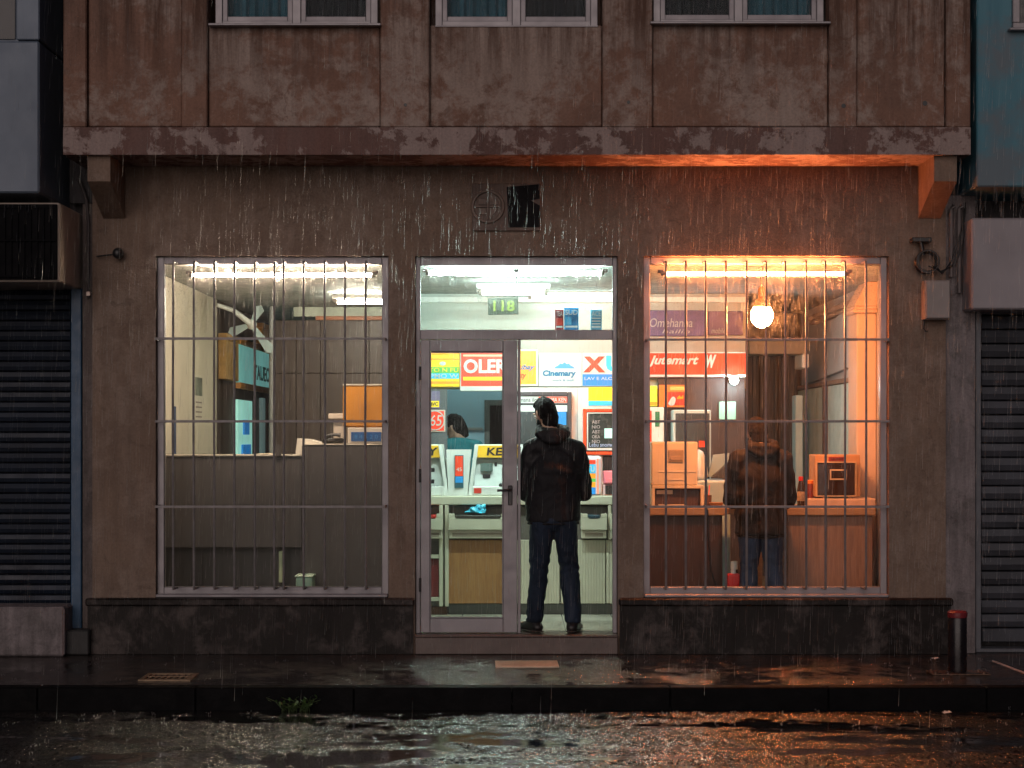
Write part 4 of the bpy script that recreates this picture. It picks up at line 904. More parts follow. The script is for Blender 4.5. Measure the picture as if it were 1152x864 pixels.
m = MB(); m.box(XLW+.004, XLW+.04, YA+1.55, YA+1.75, FL, 2.0, .003); m.build('side_jamb', col('jamb_teal', (.3, .45, .45), .15), T)
for i, (p_, q_, z0_, z1_, lab) in enumerate(((3.35, 4.05, 2.12, 2.55, 'ochre storage box high on the left side wall, nearer one'), (5.6, 6.5, 2.57, 2.8, 'orange storage box above the teal sign'))):
    T = thing('storage_box', lab, 'box', (XLW+.1, (p_+q_)/2, z0_)); c_ = M('box_ochre%d' % i, ((.34, .20, .06), (.55, .25, .05))[i], .6, .3, 8)
    m = MB(); m.box(XLW+.003, XLW+.08, p_, q_, z0_, z1_-.06, .006); m.build('body', c_, T)
    m = MB(); m.box(XLW+.003, XLW+.09, p_-.01, q_+.01, z1_-.059, z1_, .006); m.build('lid', c_, T)
T = thing('wall_fan', 'white wall fan with pale teal blades high in the left room', 'fan', (XLW+.25, 3.9, 2.55))
fx, fy, fz = PX(283, 3.6), 3.6, PZ(365, 3.6)
m = MB(); m.tube([(PX(244, 3.3), 3.3, PZ(343, 3.3)), (PX(262, 3.4), 3.4, PZ(349, 3.4)), (fx, fy, fz)], [.018, .022, .03], 10); m.hull([((fx, fy, fz), .05)]); m.build('arm', white_pl, T, smooth=True)
for an, ln in ((60, .17), (-55, .30), (200, .2)):
    dx, dz = math.cos(R(an)), math.sin(R(an)); m = MB()
    m.prism([(fx+dx*.03-dz*.02, fz+dz*.03+dx*.02), (fx+dx*ln-dz*.055, fz+dz*ln+dx*.055), (fx+dx*(ln+.03), fz+dz*(ln+.03)), (fx+dx*ln+dz*.04, fz+dz*ln-dx*.04), (fx+dx*.03+dz*.02, fz+dz*.03-dx*.02)], fy-.02, fy-.008, 'y'); m.build('blade', M('blade_teal', (.38, .50, .50), .4), T)
m = MB(); m.box(XLW+.002, XLW+.02, 1.28, 1.36, 1.3, 1.83, .004); tag(m.build('hanging_strip', M('navy_cloth', (.03, .05, .12), .7), None, (XLW, 1.32, 1.3)), 'narrow dark blue strip hanging on the cream left wall', 'strip')

# ------------------------------------------------------------------ right room
Yc = 1.0
for lab, px0, px1, fm in (('dark wood counter under the beige monitor in the right window', 722, 816, w_dark), ('tan laminate counter under the oven in the right window', 884, 1033, w_tan)):
    T = thing('counter', lab, 'counter', (PX((px0+px1)/2, Yc), Yc+.3, FL)); x0, x1 = max(.955, PX(px0, Yc)), PX(985, Yc) if px0 > 800 else PX(px1, Yc)
    m = MB(); m.box(x0+.02, x1-.02, Yc+.02, Yc+.6, FL, PZ(580.5, Yc), .004); m.build('front_panel', fm, T)
    m = MB(); m.box(x0, x1 if px0 > 800 else x1+.012, Yc-.02, Yc+.65, PZ(580, Yc), PZ(571, Yc), .008); m.build('top', w_top, T)
zc = PZ(571, Yc)+.001
m = MB(); m.box(PX(816, Yc)+.014, PX(884, Yc)-.003, Yc+.05, Yc+.65, PZ(579, Yc), PZ(572, Yc), .004)
m.box(PX(840, Yc), PX(860, Yc), Yc+.10, Yc+.13, FL, PZ(579.5, Yc)); tag(m.build('counter_flap', w_top, None, (PX(850, Yc), Yc+.3, FL)), 'hinged wooden counter flap in front of the brown jacketed customer', 'counter flap')
T = thing('computer', 'old beige computer monitor with its back turned, on a drive case', 'computer', (PX(760, 1.2), 1.35, zc))
Ym = 1.15; m = MB(); m.box(PX(733, Ym), PX(785, Ym), Ym, Ym+.30, PZ(546, Ym), PZ(497, Ym), .012, None, None, 2); mon = m.build('monitor', beige_pl, T)
m = MB(); m.box(PX(741, Ym), PX(783, Ym), Ym-.006, Ym-.001, PZ(531, Ym), PZ(529.5, Ym)); m.box(PX(751, Ym), PX(771, Ym), Ym-.006, Ym-.001, PZ(540, Ym), PZ(539, Ym)); m.build('ridge', M('ridge_pale', (.72, .62, .5), .4), mon)
m = MB(); m.box(PX(752, Ym), PX(769, Ym), Ym-.012, Ym-.001, PZ(520, Ym), PZ(506, Ym), .004); m.box(PX(754, Ym), PX(767, Ym), Ym-.018, Ym-.0125, PZ(518, Ym), PZ(513, Ym), .003)
m.build('socket_panel', M('socket_tan', (.34, .24, .16), .5), mon)
m = MB()
for q in ((733, 736.5, 548, 570.5), (788, 792, 548, 570.5), (733, 792, 546.2, 549.5)): m.box(PX(q[0], Ym), PX(q[1], Ym), Ym-.02, Ym+.3, max(zc, PZ(q[3], Ym)), PZ(q[2], Ym), .003)
m.build('stand', beige_pl, T)
m = MB(); m.box(PX(737, Ym), PX(787.5, Ym), Ym+.03, Ym+.3, zc, PZ(550, Ym), .003); dc = m.build('drive_case', M('case_dark', (.06, .03, .022), .5), T)
m = MB(); m.box(PX(739, Ym), PX(757, Ym), Ym+.015, Ym+.029, PZ(556, Ym), PZ(551.5, Ym), .002); m.box(PX(741, Ym), PX(770, Ym), Ym+.015, Ym+.029, PZ(569, Ym), PZ(567.5, Ym)); m.build('drive_slot', beige_pl, dc)
T = thing('toaster_oven', 'small wooden cased oven with a dark glass door and silver handle frame', 'oven', (PX(942, 1.2), 1.3, zc))
Ym = 1.13; zb_ = PZ(559, Ym); m = MB(); m.box(PX(917, Ym), PX(968, Ym), Ym, Ym+.28, zb_, PZ(511.5, Ym), .01, None, None, 2); m.build('casing', M('oven_wood', (.50, .26, .12), .45, .12, 6), T)
m = MB(); m.box(PX(919.5, Ym), PX(961, Ym), Ym-.014, Ym-.001, zb_+.014, PZ(521, Ym), .004); od = m.build('door', M('oven_glass', (.035, .018, .012), .15, .2, 6, 0, 0), T)
m = MB(); x0, x1, z0, z1 = PX(933, Ym), PX(952, Ym), PZ(540, Ym), PZ(528, Ym); t = .012
for q in ((x0, x0+t, z0, z1), (x1-t, x1, z0, z1), (x0+t, x1-t, z0, z0+t), (x0+t, x1-t, z1-t, z1)): m.box(q[0], q[1], Ym-.022, Ym-.0145, q[2], q[3], .002)
m.build('handle_frame', M('handle_tan', (.62, .42, .26), .35), od)
m = MB(); x0, x1, z0, z1 = PX(919, Ym), PX(962, Ym), zb_+.011, PZ(520.5, Ym); t = .007
for q in ((x0-t, x0, z0, z1), (x1, x1+t, z0, z1), (x0-t, x1+t, z0-t, z0), (x0-t, x1+t, z1, z1+t)): m.box(q[0], q[1], Ym-.02, Ym-.0005, q[2], q[3])
m.build('door_trim', MATS['handle_tan'], od)
m = MB(); m.box(PX(932, Ym), PX(950, Ym), Ym-.007, Ym-.001, PZ(518.5, Ym), PZ(514, Ym)); nm = m.build('name_strip', col('strip_red', (.35, .03, .02)), T)
m = MB(); m.text('TAOMEP', PX(933.5, Ym), PX(948.5, Ym), PZ(517.6, Ym), PZ(515, Ym), Ym-.009, .003); m.build('lettering', ink_k, nm)
m = MB(); m.box(PX(907, Ym-.02), PX(985, Ym-.02), Ym-.03, Ym+.33, zc, zb_-.012, .008); m.box(PX(925, Ym), PX(930, Ym), Ym+.01, Ym+.26, zb_-.0115, zb_-.001); m.box(PX(955, Ym), PX(960, Ym), Ym+.01, Ym+.26, zb_-.0115, zb_-.001); m.build('base', M('base_peach', (.58, .40, .30), .5), T)
T = thing('bottle', 'dark drink bottle with a red cap on the counter by the oven', 'bottle', (PX(901, 1.08), 1.08, zc))
bx, by = PX(901, 1.08), 1.08; hb = PZ(536, by)-zc
m = MB(); m.lathe((bx, by, zc), [(.026, 0), (.031, .008), (.031, hb*.55), (.026, hb*.68), (.016, hb*.85), (.016, hb*.9)], 20); m.build('body', M('cola_bottle', (.035, .02, .015), .1, .2), T, smooth=True)
m = MB(); m.lathe((bx, by, zc), [(.0315, hb*.2), (.0318, hb*.21), (.0318, hb*.5), (.0315, hb*.51)], 20); m.build('label_band', M('label_cream', (.35, .25, .18), .5, .4, 60), T, smooth=True)
m = MB(); m.lathe((bx, by, zc), [(.019, hb*.86), (.0195, hb*.87), (.0195, hb*.99), (.016, hb)], 20); m.build('cap', M('cap_red', (.65, .03, .02), .35), T, smooth=True)
T = thing('coffee_tin', 'dark red tin with an orange lid wedged beside the oven', 'tin', (PX(911, 1.2), 1.25, zc))
m = MB(); m.lathe((PX(911, 1.25), 1.25, zc), [(.033, 0), (.034, .01), (.034, .17), (.033, .18)], 20); m.build('body', M('tin_red', (.18, .03, .02), .35), T, smooth=True)
m = MB(); m.lathe((PX(911, 1.25), 1.25, zc), [(.035, .1805), (.035, .205), (.03, .21)], 20); m.build('lid', M('tin_orange', (.7, .2, .03), .4), T, smooth=True)
T = thing('bottle', 'big dark bottle with white neck standing on the floor under the flap', 'bottle', (PX(826, .8), .8, FL))
m = MB(); m.lathe((PX(826, .8), .8, FL), [(.05, 0), (.055, .02), (.055, .32), (.045, .36), (.026, .40), (.024, .41)], 20); m.build('body', M('wine_glass_dark', (.035, .008, .008), .15), T, smooth=True)
m = MB(); m.lathe((PX(826, .8), .8, FL), [(.026, .411), (.028, .42), (.028, .47), (.02, .475)], 16); m.build('cap', white_pl, T, smooth=True)
T = thing('gas_can', 'red canister on the floor beside the brown jacketed customer', 'canister', (PX(824, .66), .66, FL))
m = MB(); m.box(PX(818, .66), PX(832, .66), .62, .71, FL, PZ(645, .66), .015, None, None, 2); m.build('body', M('canister_red', (.60, .02, .02), .3), T)
m = MB(); m.tube([(PX(825, .66), .665, PZ(645, .66)-.002), (PX(825, .66), .665, PZ(641, .66))], .02, 12); m.build('cap', white_pl, T, smooth=True)
for lab, px, w_, c_ in (('shallow tan dish on the counter left of the brown jacketed customer', 806, .06, (.45, .24, .12)),):
    m = MB(); m.lathe((PX(px, 1.1), 1.1, zc), [(w_*.6, 0), (w_*.7, .004), (w_, .035), (w_*.93, .035), (w_*.6, .012)], 24); tag(m.build('dish', M('dish_tan', c_, .4), None, (PX(px, 1.1), 1.1, zc), True), lab, 'dish')
# equipment behind, in the glow of the shop
Ye = 2.45
T = thing('cabinet', 'white cabinet with a red strip and green sticker left of the drinks cooler', 'cabinet', (PX(738, Ye), Ye+.1, FL))
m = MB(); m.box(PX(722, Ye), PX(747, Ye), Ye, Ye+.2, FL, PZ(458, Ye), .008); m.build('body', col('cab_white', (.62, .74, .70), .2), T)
m = MB(); m.box(PX(724, Ye), PX(733, Ye), Ye-.01, Ye-.001, PZ(510, Ye), PZ(462, Ye), .003); m.build('strip', red_s, T); m = MB(); m.box(PX(737, Ye), PX(742, Ye), Ye-.008, Ye-.001, PZ(480, Ye), PZ(463, Ye), .002); m.build('sticker', col('sticker_green', (.03, .25, .12)), T)
T = sign('poster', 'lime yellow lit panel below the start of the red fascia', 722, 739.5, 434, 457, YS, col('lime', (.65, .75, .05), .6), .03, 'poster'); band(T, 'foot_band', 722, 739, 452, 456.5, YS-.001, ora_s)
T = sign('menu_board', 'orange and red lit menu board under the red fascia', 741.5, 772, 433, 458, YS-.02, col('menu_orange', (.80, .16, .03), .5), .03, 'menu board'); band(T, 'dark_field', 751, 770, 441, 456, YS-.021, col('menu_red', (.45, .03, .02), .3)); band(T, 'top_glow', 754, 770, 435, 439, YS-.021, col('menu_peach', (.95, .4, .1), .6))
m = MB(); m.hull([((PX(757, YS), YS-.03, PZ(450, YS)), (.022, .006, .03)), ((PX(755, YS), YS-.03, PZ(454, YS)), (.03, .006, .02))]); m.build('food_picture', wht_s, T); word(T, 'deli', 762, 769, 445, 449, YS-.026, yel_s, .3)
T = thing('drinks_cooler', 'tall dark cooler with pale edging behind the beige monitor', 'cooler', (PX(777, 2.4), 2.5, FL))
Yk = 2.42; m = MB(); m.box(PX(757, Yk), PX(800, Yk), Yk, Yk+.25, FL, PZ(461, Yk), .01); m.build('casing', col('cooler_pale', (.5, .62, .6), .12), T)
m = MB(); m.box(PX(760, Yk), PX(798, Yk), Yk-.012, Yk-.001, FL+.1, PZ(465, Yk), .003); m.build('door', M('cooler_glass', (.07, .075, .075), .2, .3, 6, 0, 0), T)
m = MB(); m.box(PX(786, Yk), PX(793, Yk), Yk-.018, Yk-.0125, PZ(503, Yk), PZ(496, Yk)); m.build('sticker', red_s, T)
m = MB(); m.box(PX(741, 2.6), PX(838, 2.6), 2.62, 2.69, FL, PZ(425, 2.62)-.002); part(m.build('back_board', M('umber_board', (.06, .045, .045), .5, .25, 4), B), 'dark board behind the drinks cooler')
T = thing('photocopier', 'pale teal photocopier with a raised lid behind the beige monitor', 'photocopier', (PX(805, 1.9), 2.0, FL))
Yk = 1.9; pc = M('copier_teal', (.36, .47, .48), .4, .1); m = MB(); m.box(PX(781, Yk), PX(822, Yk), Yk, Yk+.45, FL, PZ(540, Yk), .02, None, None, 2); m.build('body', pc, T)
m = MB(); m.hull([((PX(789, Yk), Yk+.2, PZ(524, Yk)), (.07, .12, .14)), ((PX(788, Yk), Yk+.2, PZ(536, Yk)), (.09, .14, .05))]); m.build('feeder', white_pl, T, smooth=True)
m = MB(); m.prism([(PX(800, Yk), PZ(537, Yk)), (PX(820, Yk), PZ(537, Yk)), (PX(824, Yk), PZ(510, Yk)), (PX(806, Yk), PZ(512, Yk))], Yk+.2, Yk+.25, 'y'); m.build('lid', pc, T)
m = MB(); m.prism([(PX(804, Yk), PZ(536, Yk)), (PX(818, Yk), PZ(540, Yk)), (PX(822, Yk), PZ(520, Yk))], Yk+.1, Yk+.19, 'y'); m.build('toner_flap', M('flap_dark', (.07, .065, .065), .5), T)
T = sign('poster', 'torn mint poster beside the small white spotlight', 809, 828, 452, 472, 2.6, col('mint', (.30, .62, .5), .3), .012, 'poster')
m = MB(); m.box(PX(898, 3.4), PX(906, 3.4), 3.2, 3.6, PZ(415, 3.4), PZ(399, 3.4), .01); tag(m.build('wall_speaker', white_pl, None, (PX(902, 3.4), 3.4, PZ(415, 3.4))), 'white box fixed high by the far end of the blinds', 'speaker')
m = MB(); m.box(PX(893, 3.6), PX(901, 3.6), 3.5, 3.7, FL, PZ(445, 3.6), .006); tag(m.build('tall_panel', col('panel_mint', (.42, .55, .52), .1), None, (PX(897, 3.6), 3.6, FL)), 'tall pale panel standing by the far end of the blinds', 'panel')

def sheet_of_paper(lab, x, y, z, w_, l_, rz, name='paper', c=(.62, .60, .54)):
    m = MB(); ca, sa = math.cos(rz), math.sin(rz)
    def f(u, v):
        a_, b_ = (u-.5)*w_, (v-.5)*l_
        return (x+a_*ca-b_*sa, y+a_*sa+b_*ca, z+.002+.012*max(0, u-.6)**2*6*.2+.004*v*v)
    m.sheet(f, 8, 8)
    return tag(m.build(name, M('paper_'+str(c[0]), c, .7, .1, 30), None, (x, y, z)), lab, 'paper')
sheet_of_paper('loose white slip of paper on the counter left of the doorway customer', PX(577, 1.32), 1.42, z_sh, .12, .18, .3)
sheet_of_paper('folded pale leaflet on the counter before the oven', PX(893, 1.02), 1.06, zc, .14, .10, -.3)
sheet_of_paper('yellowish receipt on the desk left of the paper stack', PX(300, .7), .74, PZ(511.5, .62)+.001, .12, .2, .5, 'receipt', (.58, .5, .36))
T = thing('wall_calendar', 'small calendar with a dark picture on the cream left wall', 'calendar', (XLW, 2.4, 1.95))
m = MB(); m.box(XLW+.002, XLW+.008, 2.2, 2.55, 1.72, 2.12); m.build('page', M('calendar_page', (.62, .58, .48), .6, .1, 20), T)
m = MB(); m.box(XLW+.0085, XLW+.011, 2.22, 2.53, 1.94, 2.10); m.build('picture', M('calendar_art', (.14, .16, .13), .5, .6, 9), T)
m = MB()
for i in range(4): m.box(XLW+.0085, XLW+.0105, 2.24, 2.51, 1.75+.042*i, 1.763+.042*i)
m.build('date_grid', M('calendar_ink', (.25, .2, .18), .6), T)
T = thing('pen_cup', 'small dark cup of pens on the counter between the monitor and the dish', 'cup', (PX(797, 1.1), 1.1, zc))
px_, py_ = PX(796, 1.2), 1.2
m = MB(); m.lathe((px_, py_, zc), [(.03, 0), (.034, .09), (.031, .09), (.027, .012)], 18); m.build('cup', M('cup_brown', (.12, .06, .04), .4), T, smooth=True)
for i in range(3):
    m = MB(); m.tube([(px_+.006*i-.006, py_, zc+.015), (px_+.018*i-.02, py_+.005*i, zc+.15+.01*i)], .0035, 6); m.build('pen', (ink_b, ink_k, red_s)[i], T)
T = thing('power_cable', 'black cable drooping down the front of the dark wood counter', 'cable', (PX(793, .98), .98, zc))
m = MB(); m.tube([(PX(791, 1.15), 1.12, zc+.012), (PX(795, 1.0), 1.0, zc+.008), (PX(796, .97), .965, zc-.02), (PX(797, .97), .972, zc-.25), (PX(800, .97), .985, zc-.5), (PX(806, .97), .985, zc-.62)], .006, 8); m.build('cord', black_pl, T, smooth=True)
# ------------------------------------------------------------------ people
def fuse(mb, voxel, smooth_it=4, disp=None):
    """join overlapping volumes into one continuous skin"""
    bmesh.ops.recalc_face_normals(mb.bm, faces=mb.bm.faces[:])
    me = bpy.data.meshes.new('t'); mb.bm.to_mesh(me); mb.bm.free()
    ob = bpy.data.objects.new('t', me); COL.objects.link(ob)
    r = ob.modifiers.new('r', 'REMESH'); r.mode = 'VOXEL'; r.voxel_size = voxel
    s_ = ob.modifiers.new('s', 'SMOOTH'); s_.factor = .5; s_.iterations = smooth_it
    dg = bpy.context.evaluated_depsgraph_get(); m2 = bpy.data.meshes.new_from_object(ob.evaluated_get(dg))
    bpy.data.objects.remove(ob); bpy.data.meshes.remove(me)
    out = MB(); out.bm.from_mesh(m2); bpy.data.meshes.remove(m2)
    if disp:
        out.bm.normal_update()
        for v in out.bm.verts: v.co += v.normal*disp(v.co)
    return out
def place(mb, org, yaw=0):
    mt = Matrix.Translation(Vector(org)) @ Matrix.Rotation(yaw, 4, 'Z')
    for v in mb.bm.verts: v.co = mt @ v.co
    return mb
def V(*a): return Vector(a)
def hand(mb, wrist, fwd, palm_n, side):
    """palm, four unequal curled fingers and a thumb off the side of the palm"""
    f = fwd.normalized(); n = palm_n.normalized(); s_ = f.cross(n).normalized()*side
    k = wrist + f*.085
    mb.hull([(wrist, .023), (wrist+f*.02, .024), (k+s_*.026, .0135), (k-s_*.028, .0135)], 1)
    for i, (o, l) in enumerate(((.030, .070), (.010, .080), (-.010, .074), (-.029, .058))):
        p0 = k + s_*o; p1 = p0 + f*l*.42 + n*l*.10; p2 = p1 + (f*.45+n*.8).normalized()*l*.34; p3 = p2 + (f*-.1+n*1).normalized()*l*.28
        for a_, b_, ra, rb in ((p0-f*.015, p1, .0098, .009), (p1, p2, .009, .0082), (p2, p3, .0082, .007)): mb.hull([(a_, ra), (b_, rb)], 1)
    t0 = wrist + f*.022 + s_*.020; t1 = t0 + (f*.55+s_*.8+n*.3).normalized()*.042; t2 = t1 + (f*.8+s_*.15+n*.5).normalized()*.03
    mb.hull([(t0, .015), (t1, .0105)], 1); mb.hull([(t1, .0105), (t2, .0085)], 1)
skin = M('skin', (.42, .24, .17), .5, .1, 12, 0, .1, 120)
def cloth(name, c, var=.25, rough=.8, sheen=.2):
    m_, nt, out = _nt(name); v = coords(nt); vs = coords(nt, (1, 1, .25))
    a = mix(nt, ramp(nt, noise_tex(nt, vs, 9, 6, .65), [(.35, 0.0), (.65, 1.0)]), tuple(x*(1-var) for x in c), tuple(x*(1+var) for x in c))
    wet = ramp(nt, noise_tex(nt, vs, 5, 5, .6), [(.42, rough), (.6, rough-.2)])
    n1 = bump(nt, noise_tex(nt, coords(nt, (1, 1, .6)), 11, 3, .5, .6), .8, .03); n2 = bump(nt, noise_tex(nt, v, 260, 2), .25, .002, n1)
    principled(nt, out, a, wet, n2, 0, .3); return m_
def person(label, org, yaw, P):
    T = thing('person', label, 'person', org)
    H = P['head']; hx = Matrix.Rotation(P.get('turn', 0), 3, 'Z') @ Matrix.Rotation(P.get('nod', 0), 3, 'X')
    def hp(x, y, z): return H + hx @ V(x, y, z)
    sL, sR = P['sh']; eL, eR = P['el']; wL, wR = P['wr']; tw = P.get('torso', .19)
    nk = P['neck']; hips = P.get('hips', V(0, 0, .88))
    # body: one continuous skin (head, neck, trunk, arms, hands, legs)
    b = MB()
    b.hull([(hp(0, -.015, .03), (.074, .092, .085)), (hp(0, .035, -.045), (.052, .05, .05))], 3)
    b.hull([(hp(0, .045, -.075), (.045, .042, .035)), (hp(0, .075, -.082), (.022, .016, .018))], 2)
    b.hull([(hp(0, .086, .018), .008), (hp(0, .108, -.020), (.012, .012, .010)), (hp(0, .088, -.026), (.016, .008, .008))], 2)     # nose
    b.hull([(hp(-.035, .076, .036), (.02, .012, .008)), (hp(.035, .076, .036), (.02, .012, .008))], 2)                              # brow
    b.hull([(hp(-.018, .088, -.052), (.01, .007, .006)), (hp(.018, .088, -.052), (.01, .007, .006))], 2)                            # lips
    for s_ in (-1, 1): b.hull([(hp(s_*.076, -.012, .010), (.009, .020, .024)), (hp(s_*.074, -.006, -.022), (.007, .012, .014))], 2)  # ears
    b.hull([(hp(0, -.02, -.06), (.052, .055, .04)), (nk, (.056, .056, .05))], 2)
    b.hull([(nk+V(0, 0, -.02), (.06, .055, .04)), (sL+V(.03, 0, 0), .05), (sR+V(-.03, 0, 0), .05)], 2)
    b.hull([((sL+sR)/2+V(0, 0, -.13), (tw*.80, .10, .15)), (hips+V(0, 0, .12), (.135, .095, .1))], 2); b.hull([(hips+V(0, 0, .12), (.135, .095, .1)), (hips, (.145, .10, .09))], 2)
    for s_, (sh, el, wr, pn) in ((-1, (sL, eL, wL, P['pn'][0])), (1, (sR, eR, wR, P['pn'][1]))):
        b.hull([(sh, .055), (el, .038)], 2); b.hull([(el, .038), (wr, .026)], 2)
        hand(b, wr, P['hf'][0 if s_ < 0 else 1], pn, -s_)
    for kn, an, s_ in ((P['kn'][0], P['an'][0], -1), (P['kn'][1], P['an'][1], 1)):
        b.hull([(hips+V(s_*.085, 0, -.04), .085), (kn, .052)], 2); b.hull([(kn, .052), (kn.lerp(an, .3)+V(0, -.012, 0), .052), (an, .036)], 2)
        b.hull([(an+V(0, -.02, -.04), .03), (an+P['toe'][0 if s_ < 0 else 1]*.16+V(0, 0, -.055), (.035, .035, .02))], 2)
    body = place(fuse(b, .0065, 3), org, yaw).build('body', skin, T, smooth=True)
    e = MB()
    for s_ in (-1, 1): e.hull([(hp(s_*.032, .079, .014), .0125)], 2)
    place(e, org, yaw).build('eyes', M('eye_white', (.6, .58, .55), .2), T, smooth=True)
    # hair
    h = MB(); h.hull([(hp(0, -.022, .040), (.080, .096, .086)), (hp(0, -.038, .0), (.077, .080, .06))], 3); h.hull([(hp(0, -.058, -.015), (.068, .052, .05)), (hp(0, -.056, -.088), (.058, .038, .03))], 2)
    h.hull([(hp(0, .035, .088), (.06, .05, .035)), (hp(0, -.02, .1), (.06, .06, .04))], 2)
    hs = P.get('seed', 0)
    place(fuse(h, .006, 2, lambda c: .003*noise.noise(c*38+V(hs, 0, 0))+.004*noise.noise(V(c.x*95, c.y*95, c.z*30))), org, yaw).build('hair', P['hair'], T, smooth=True)
    if P.get('beard'):
        g = MB(); g.hull([(hp(0, .052, -.085), (.050, .043, .036)), (hp(-.05, .02, -.045), (.016, .03, .03)), (hp(.05, .02, -.045), (.016, .03, .03))], 2)
        place(fuse(g, .006, 1, lambda c: .003*noise.noise(c*60)), org, yaw).build('beard', P['hair'], T, smooth=True)
    # top
    hem = P.get('hem', .80); j = MB(); ch = (sL+sR)/2; k = P.get('puff', 1.0)
    j.hull([(ch+V(0, 0, -.04), (tw*.72, .10*k, .09)), (ch+V(0, -.015, -.16), (tw, .135*k, .12)), (V(hips.x, hips.y, hem+.26), (tw*.98, .138*k, .10))], 3)
    j.hull([(V(hips.x, hips.y, hem+.26), (tw*.98, .138*k, .10)), (V(hips.x, hips.y-.005, hem+.045), (tw*1.0, .140*k, .045))], 3)
    j.hull([(sL, .074*k), (sR, .074*k), (nk+V(0, -.01, -.02), (.075, .068, .04))], 3)
    for sh, el, wr in ((sL, eL, wL), (sR, eR, wR)):
        if P.get('short'):
            j.hull([(sh, .074), (sh.lerp(el, .6), .062)], 2)
        else:
            j.hull([(sh, .082*k), (el, .068*k)], 2); j.hull([(el, .068*k), (el.lerp(wr, .92), .046)], 2)
            j.hull([(sh.lerp(el, .25), .075*k), (ch.lerp(V(hips.x, hips.y, hem+.3), .5)+V((sh.x-ch.x)*.55, 0, 0), .07)], 2)
    def folds(c):
        a = noise.noise(V(c.x*7+hs, c.y*7, c.z*4)) ; w_ = noise.noise(V(c.x*3+hs, c.y*3+5, c.z*2))
        return .010*a + .007*math.sin(c.z*38 + 7*w_ + 9*c.x)*max(0, .55+w_) + .004*noise.noise(c*22)
    place(fuse(j, .010, 4, folds), org, yaw).build(P.get('topname', 'jacket'), P['topmat'], T, smooth=True)
    if not P.get('short'):
        hd = MB()                                              # hood lying on the back
        c0 = nk+V(.01, -.02, .022)+P.get('hood', V(0, .004, .018))
        n_ = 16
        for i in range(n_):
            t0, t1 = 2*math.pi*i/n_, 2*math.pi*(i+1)/n_
            f_ = lambda t: c0 + V(.098*math.cos(t), .085*math.sin(t), -.018-.03*max(0, -math.sin(t)) + .02*max(0, math.sin(t)))
            r_ = lambda t: .034+.014*max(0, -math.sin(t))
            hd.hull([(f_(t0), r_(t0)), (f_(t1), r_(t1))], 1)
        hd.hull([(c0+V(-.085, -.07, -.05), (.05, .035, .035)), (c0+V(.085, -.07, -.05), (.05, .035, .035)), (c0+V(0, -.105, -.085), (.07, .028, .045))], 2)
        place(fuse(hd, .008, 3, lambda c: .008*noise.noise(V(c.x*9, c.y*9, c.z*26+hs))+.004*noise.noise(c*30)), org, yaw).build('hood', P['topmat'], T, smooth=True)
        ct = MB(); ct.hull([(V(hips.x, hips.y-.005, hem+.02), (tw*.985, .138*k, .022))], 3)
        place(fuse(ct, .01, 2, lambda c: .004*noise.noise(c*25)), org, yaw).build('hem_band', P['topmat'], T, smooth=True)
    # trousers
    q = MB(); q.hull([(hips+V(0, 0, .05), (.165, .118, .08)), (hips+V(0, -.01, -.05), (.170, .125, .09))], 3)
    for kn, an, s_ in ((P['kn'][0], P['an'][0], -1), (P['kn'][1], P['an'][1], 1)):
        q.hull([(hips+V(s_*.082, -.01, -.06), (.096, .115, .08)), (kn, (.071, .076, .06))], 3); q.hull([(kn, (.071, .076, .06)), (kn.lerp(an, .35)+V(0, -.012, 0), .068), (an+V(0, 0, -.01), (.064, .070, .035))], 3)
    def jf(c):
        low = max(0, 1-c.z/.30); w_ = noise.noise(V(c.x*5+hs, c.y*5, c.z*3))
        kz = math.exp(-((c.z-.47)/.09)**2)
        return .009*noise.noise(V(c.x*9, c.y*9, c.z*5+hs)) + (.008*low*(.5+w_)+.004*kz)*math.sin(c.z*80+14*w_+14*c.x+9*c.y) + .006*noise.noise(V(c.x*18+c.z*9, c.y*18, c.z*16))
    place(fuse(q, .009, 3, jf), org, yaw).build('jeans', P['jeans'], T, smooth=True)
    for an, toe in zip(P['an'], P['toe']):
        s_ = MB(); g = V(an.x, an.y, 0)
        s_.hull([(g+V(0, 0, .075)+toe*-.01, (.045, .045, .025)), (g+toe*-.045+V(0, 0, .04), (.042, .042, .035)), (g+toe*.05+V(0, 0, .04), (.045, .045, .04)), (g+toe*.16+V(0, 0, .032), (.046, .046, .026)), (g+toe*.20+V(0, 0, .026), (.032, .032, .018))], 3)
        sh_ = place(fuse(s_, .006, 2), org, yaw).build('shoe', P['shoe'], T, smooth=True)
        s_ = MB(); s_.hull([(g+toe*-.05+V(0, 0, .012), (.044, .044, .010)), (g+toe*.05+V(0, 0, .012), (.047, .047, .010)), (g+toe*.19+V(0, 0, .012), (.043, .043, .010))], 2)
        place(s_, org, yaw).build('sole', M('shoe_sole', (.05, .04, .035), .6), sh_, smooth=True)
    return T
hair_k = M('black_hair', (.007, .006, .006), .75, .5, 30, 0, 1.0, 90, (1, 1, .3), .15); hair_b = M('brown_hair', (.016, .009, .006), .75, .5, 30, 0, 1.0, 90, (1, 1, .3), .15)
jk = cloth('black_jacket_cloth', (.010, .0095, .0115), .12, .75); jb = cloth('brown_jacket_cloth', (.022, .0095, .005), .14, .85); den = cloth('dark_denim', (.013, .022, .04), .35, .85); den2 = cloth('blue_denim', (.035, .055, .11), .35, .85); tee = cloth('teal_cotton', (.02, .16, .19), .12, .9)
shoe = M('black_shoe', (.014, .012, .012), .45, .3)
def X1(px): return (px-622)/154.0
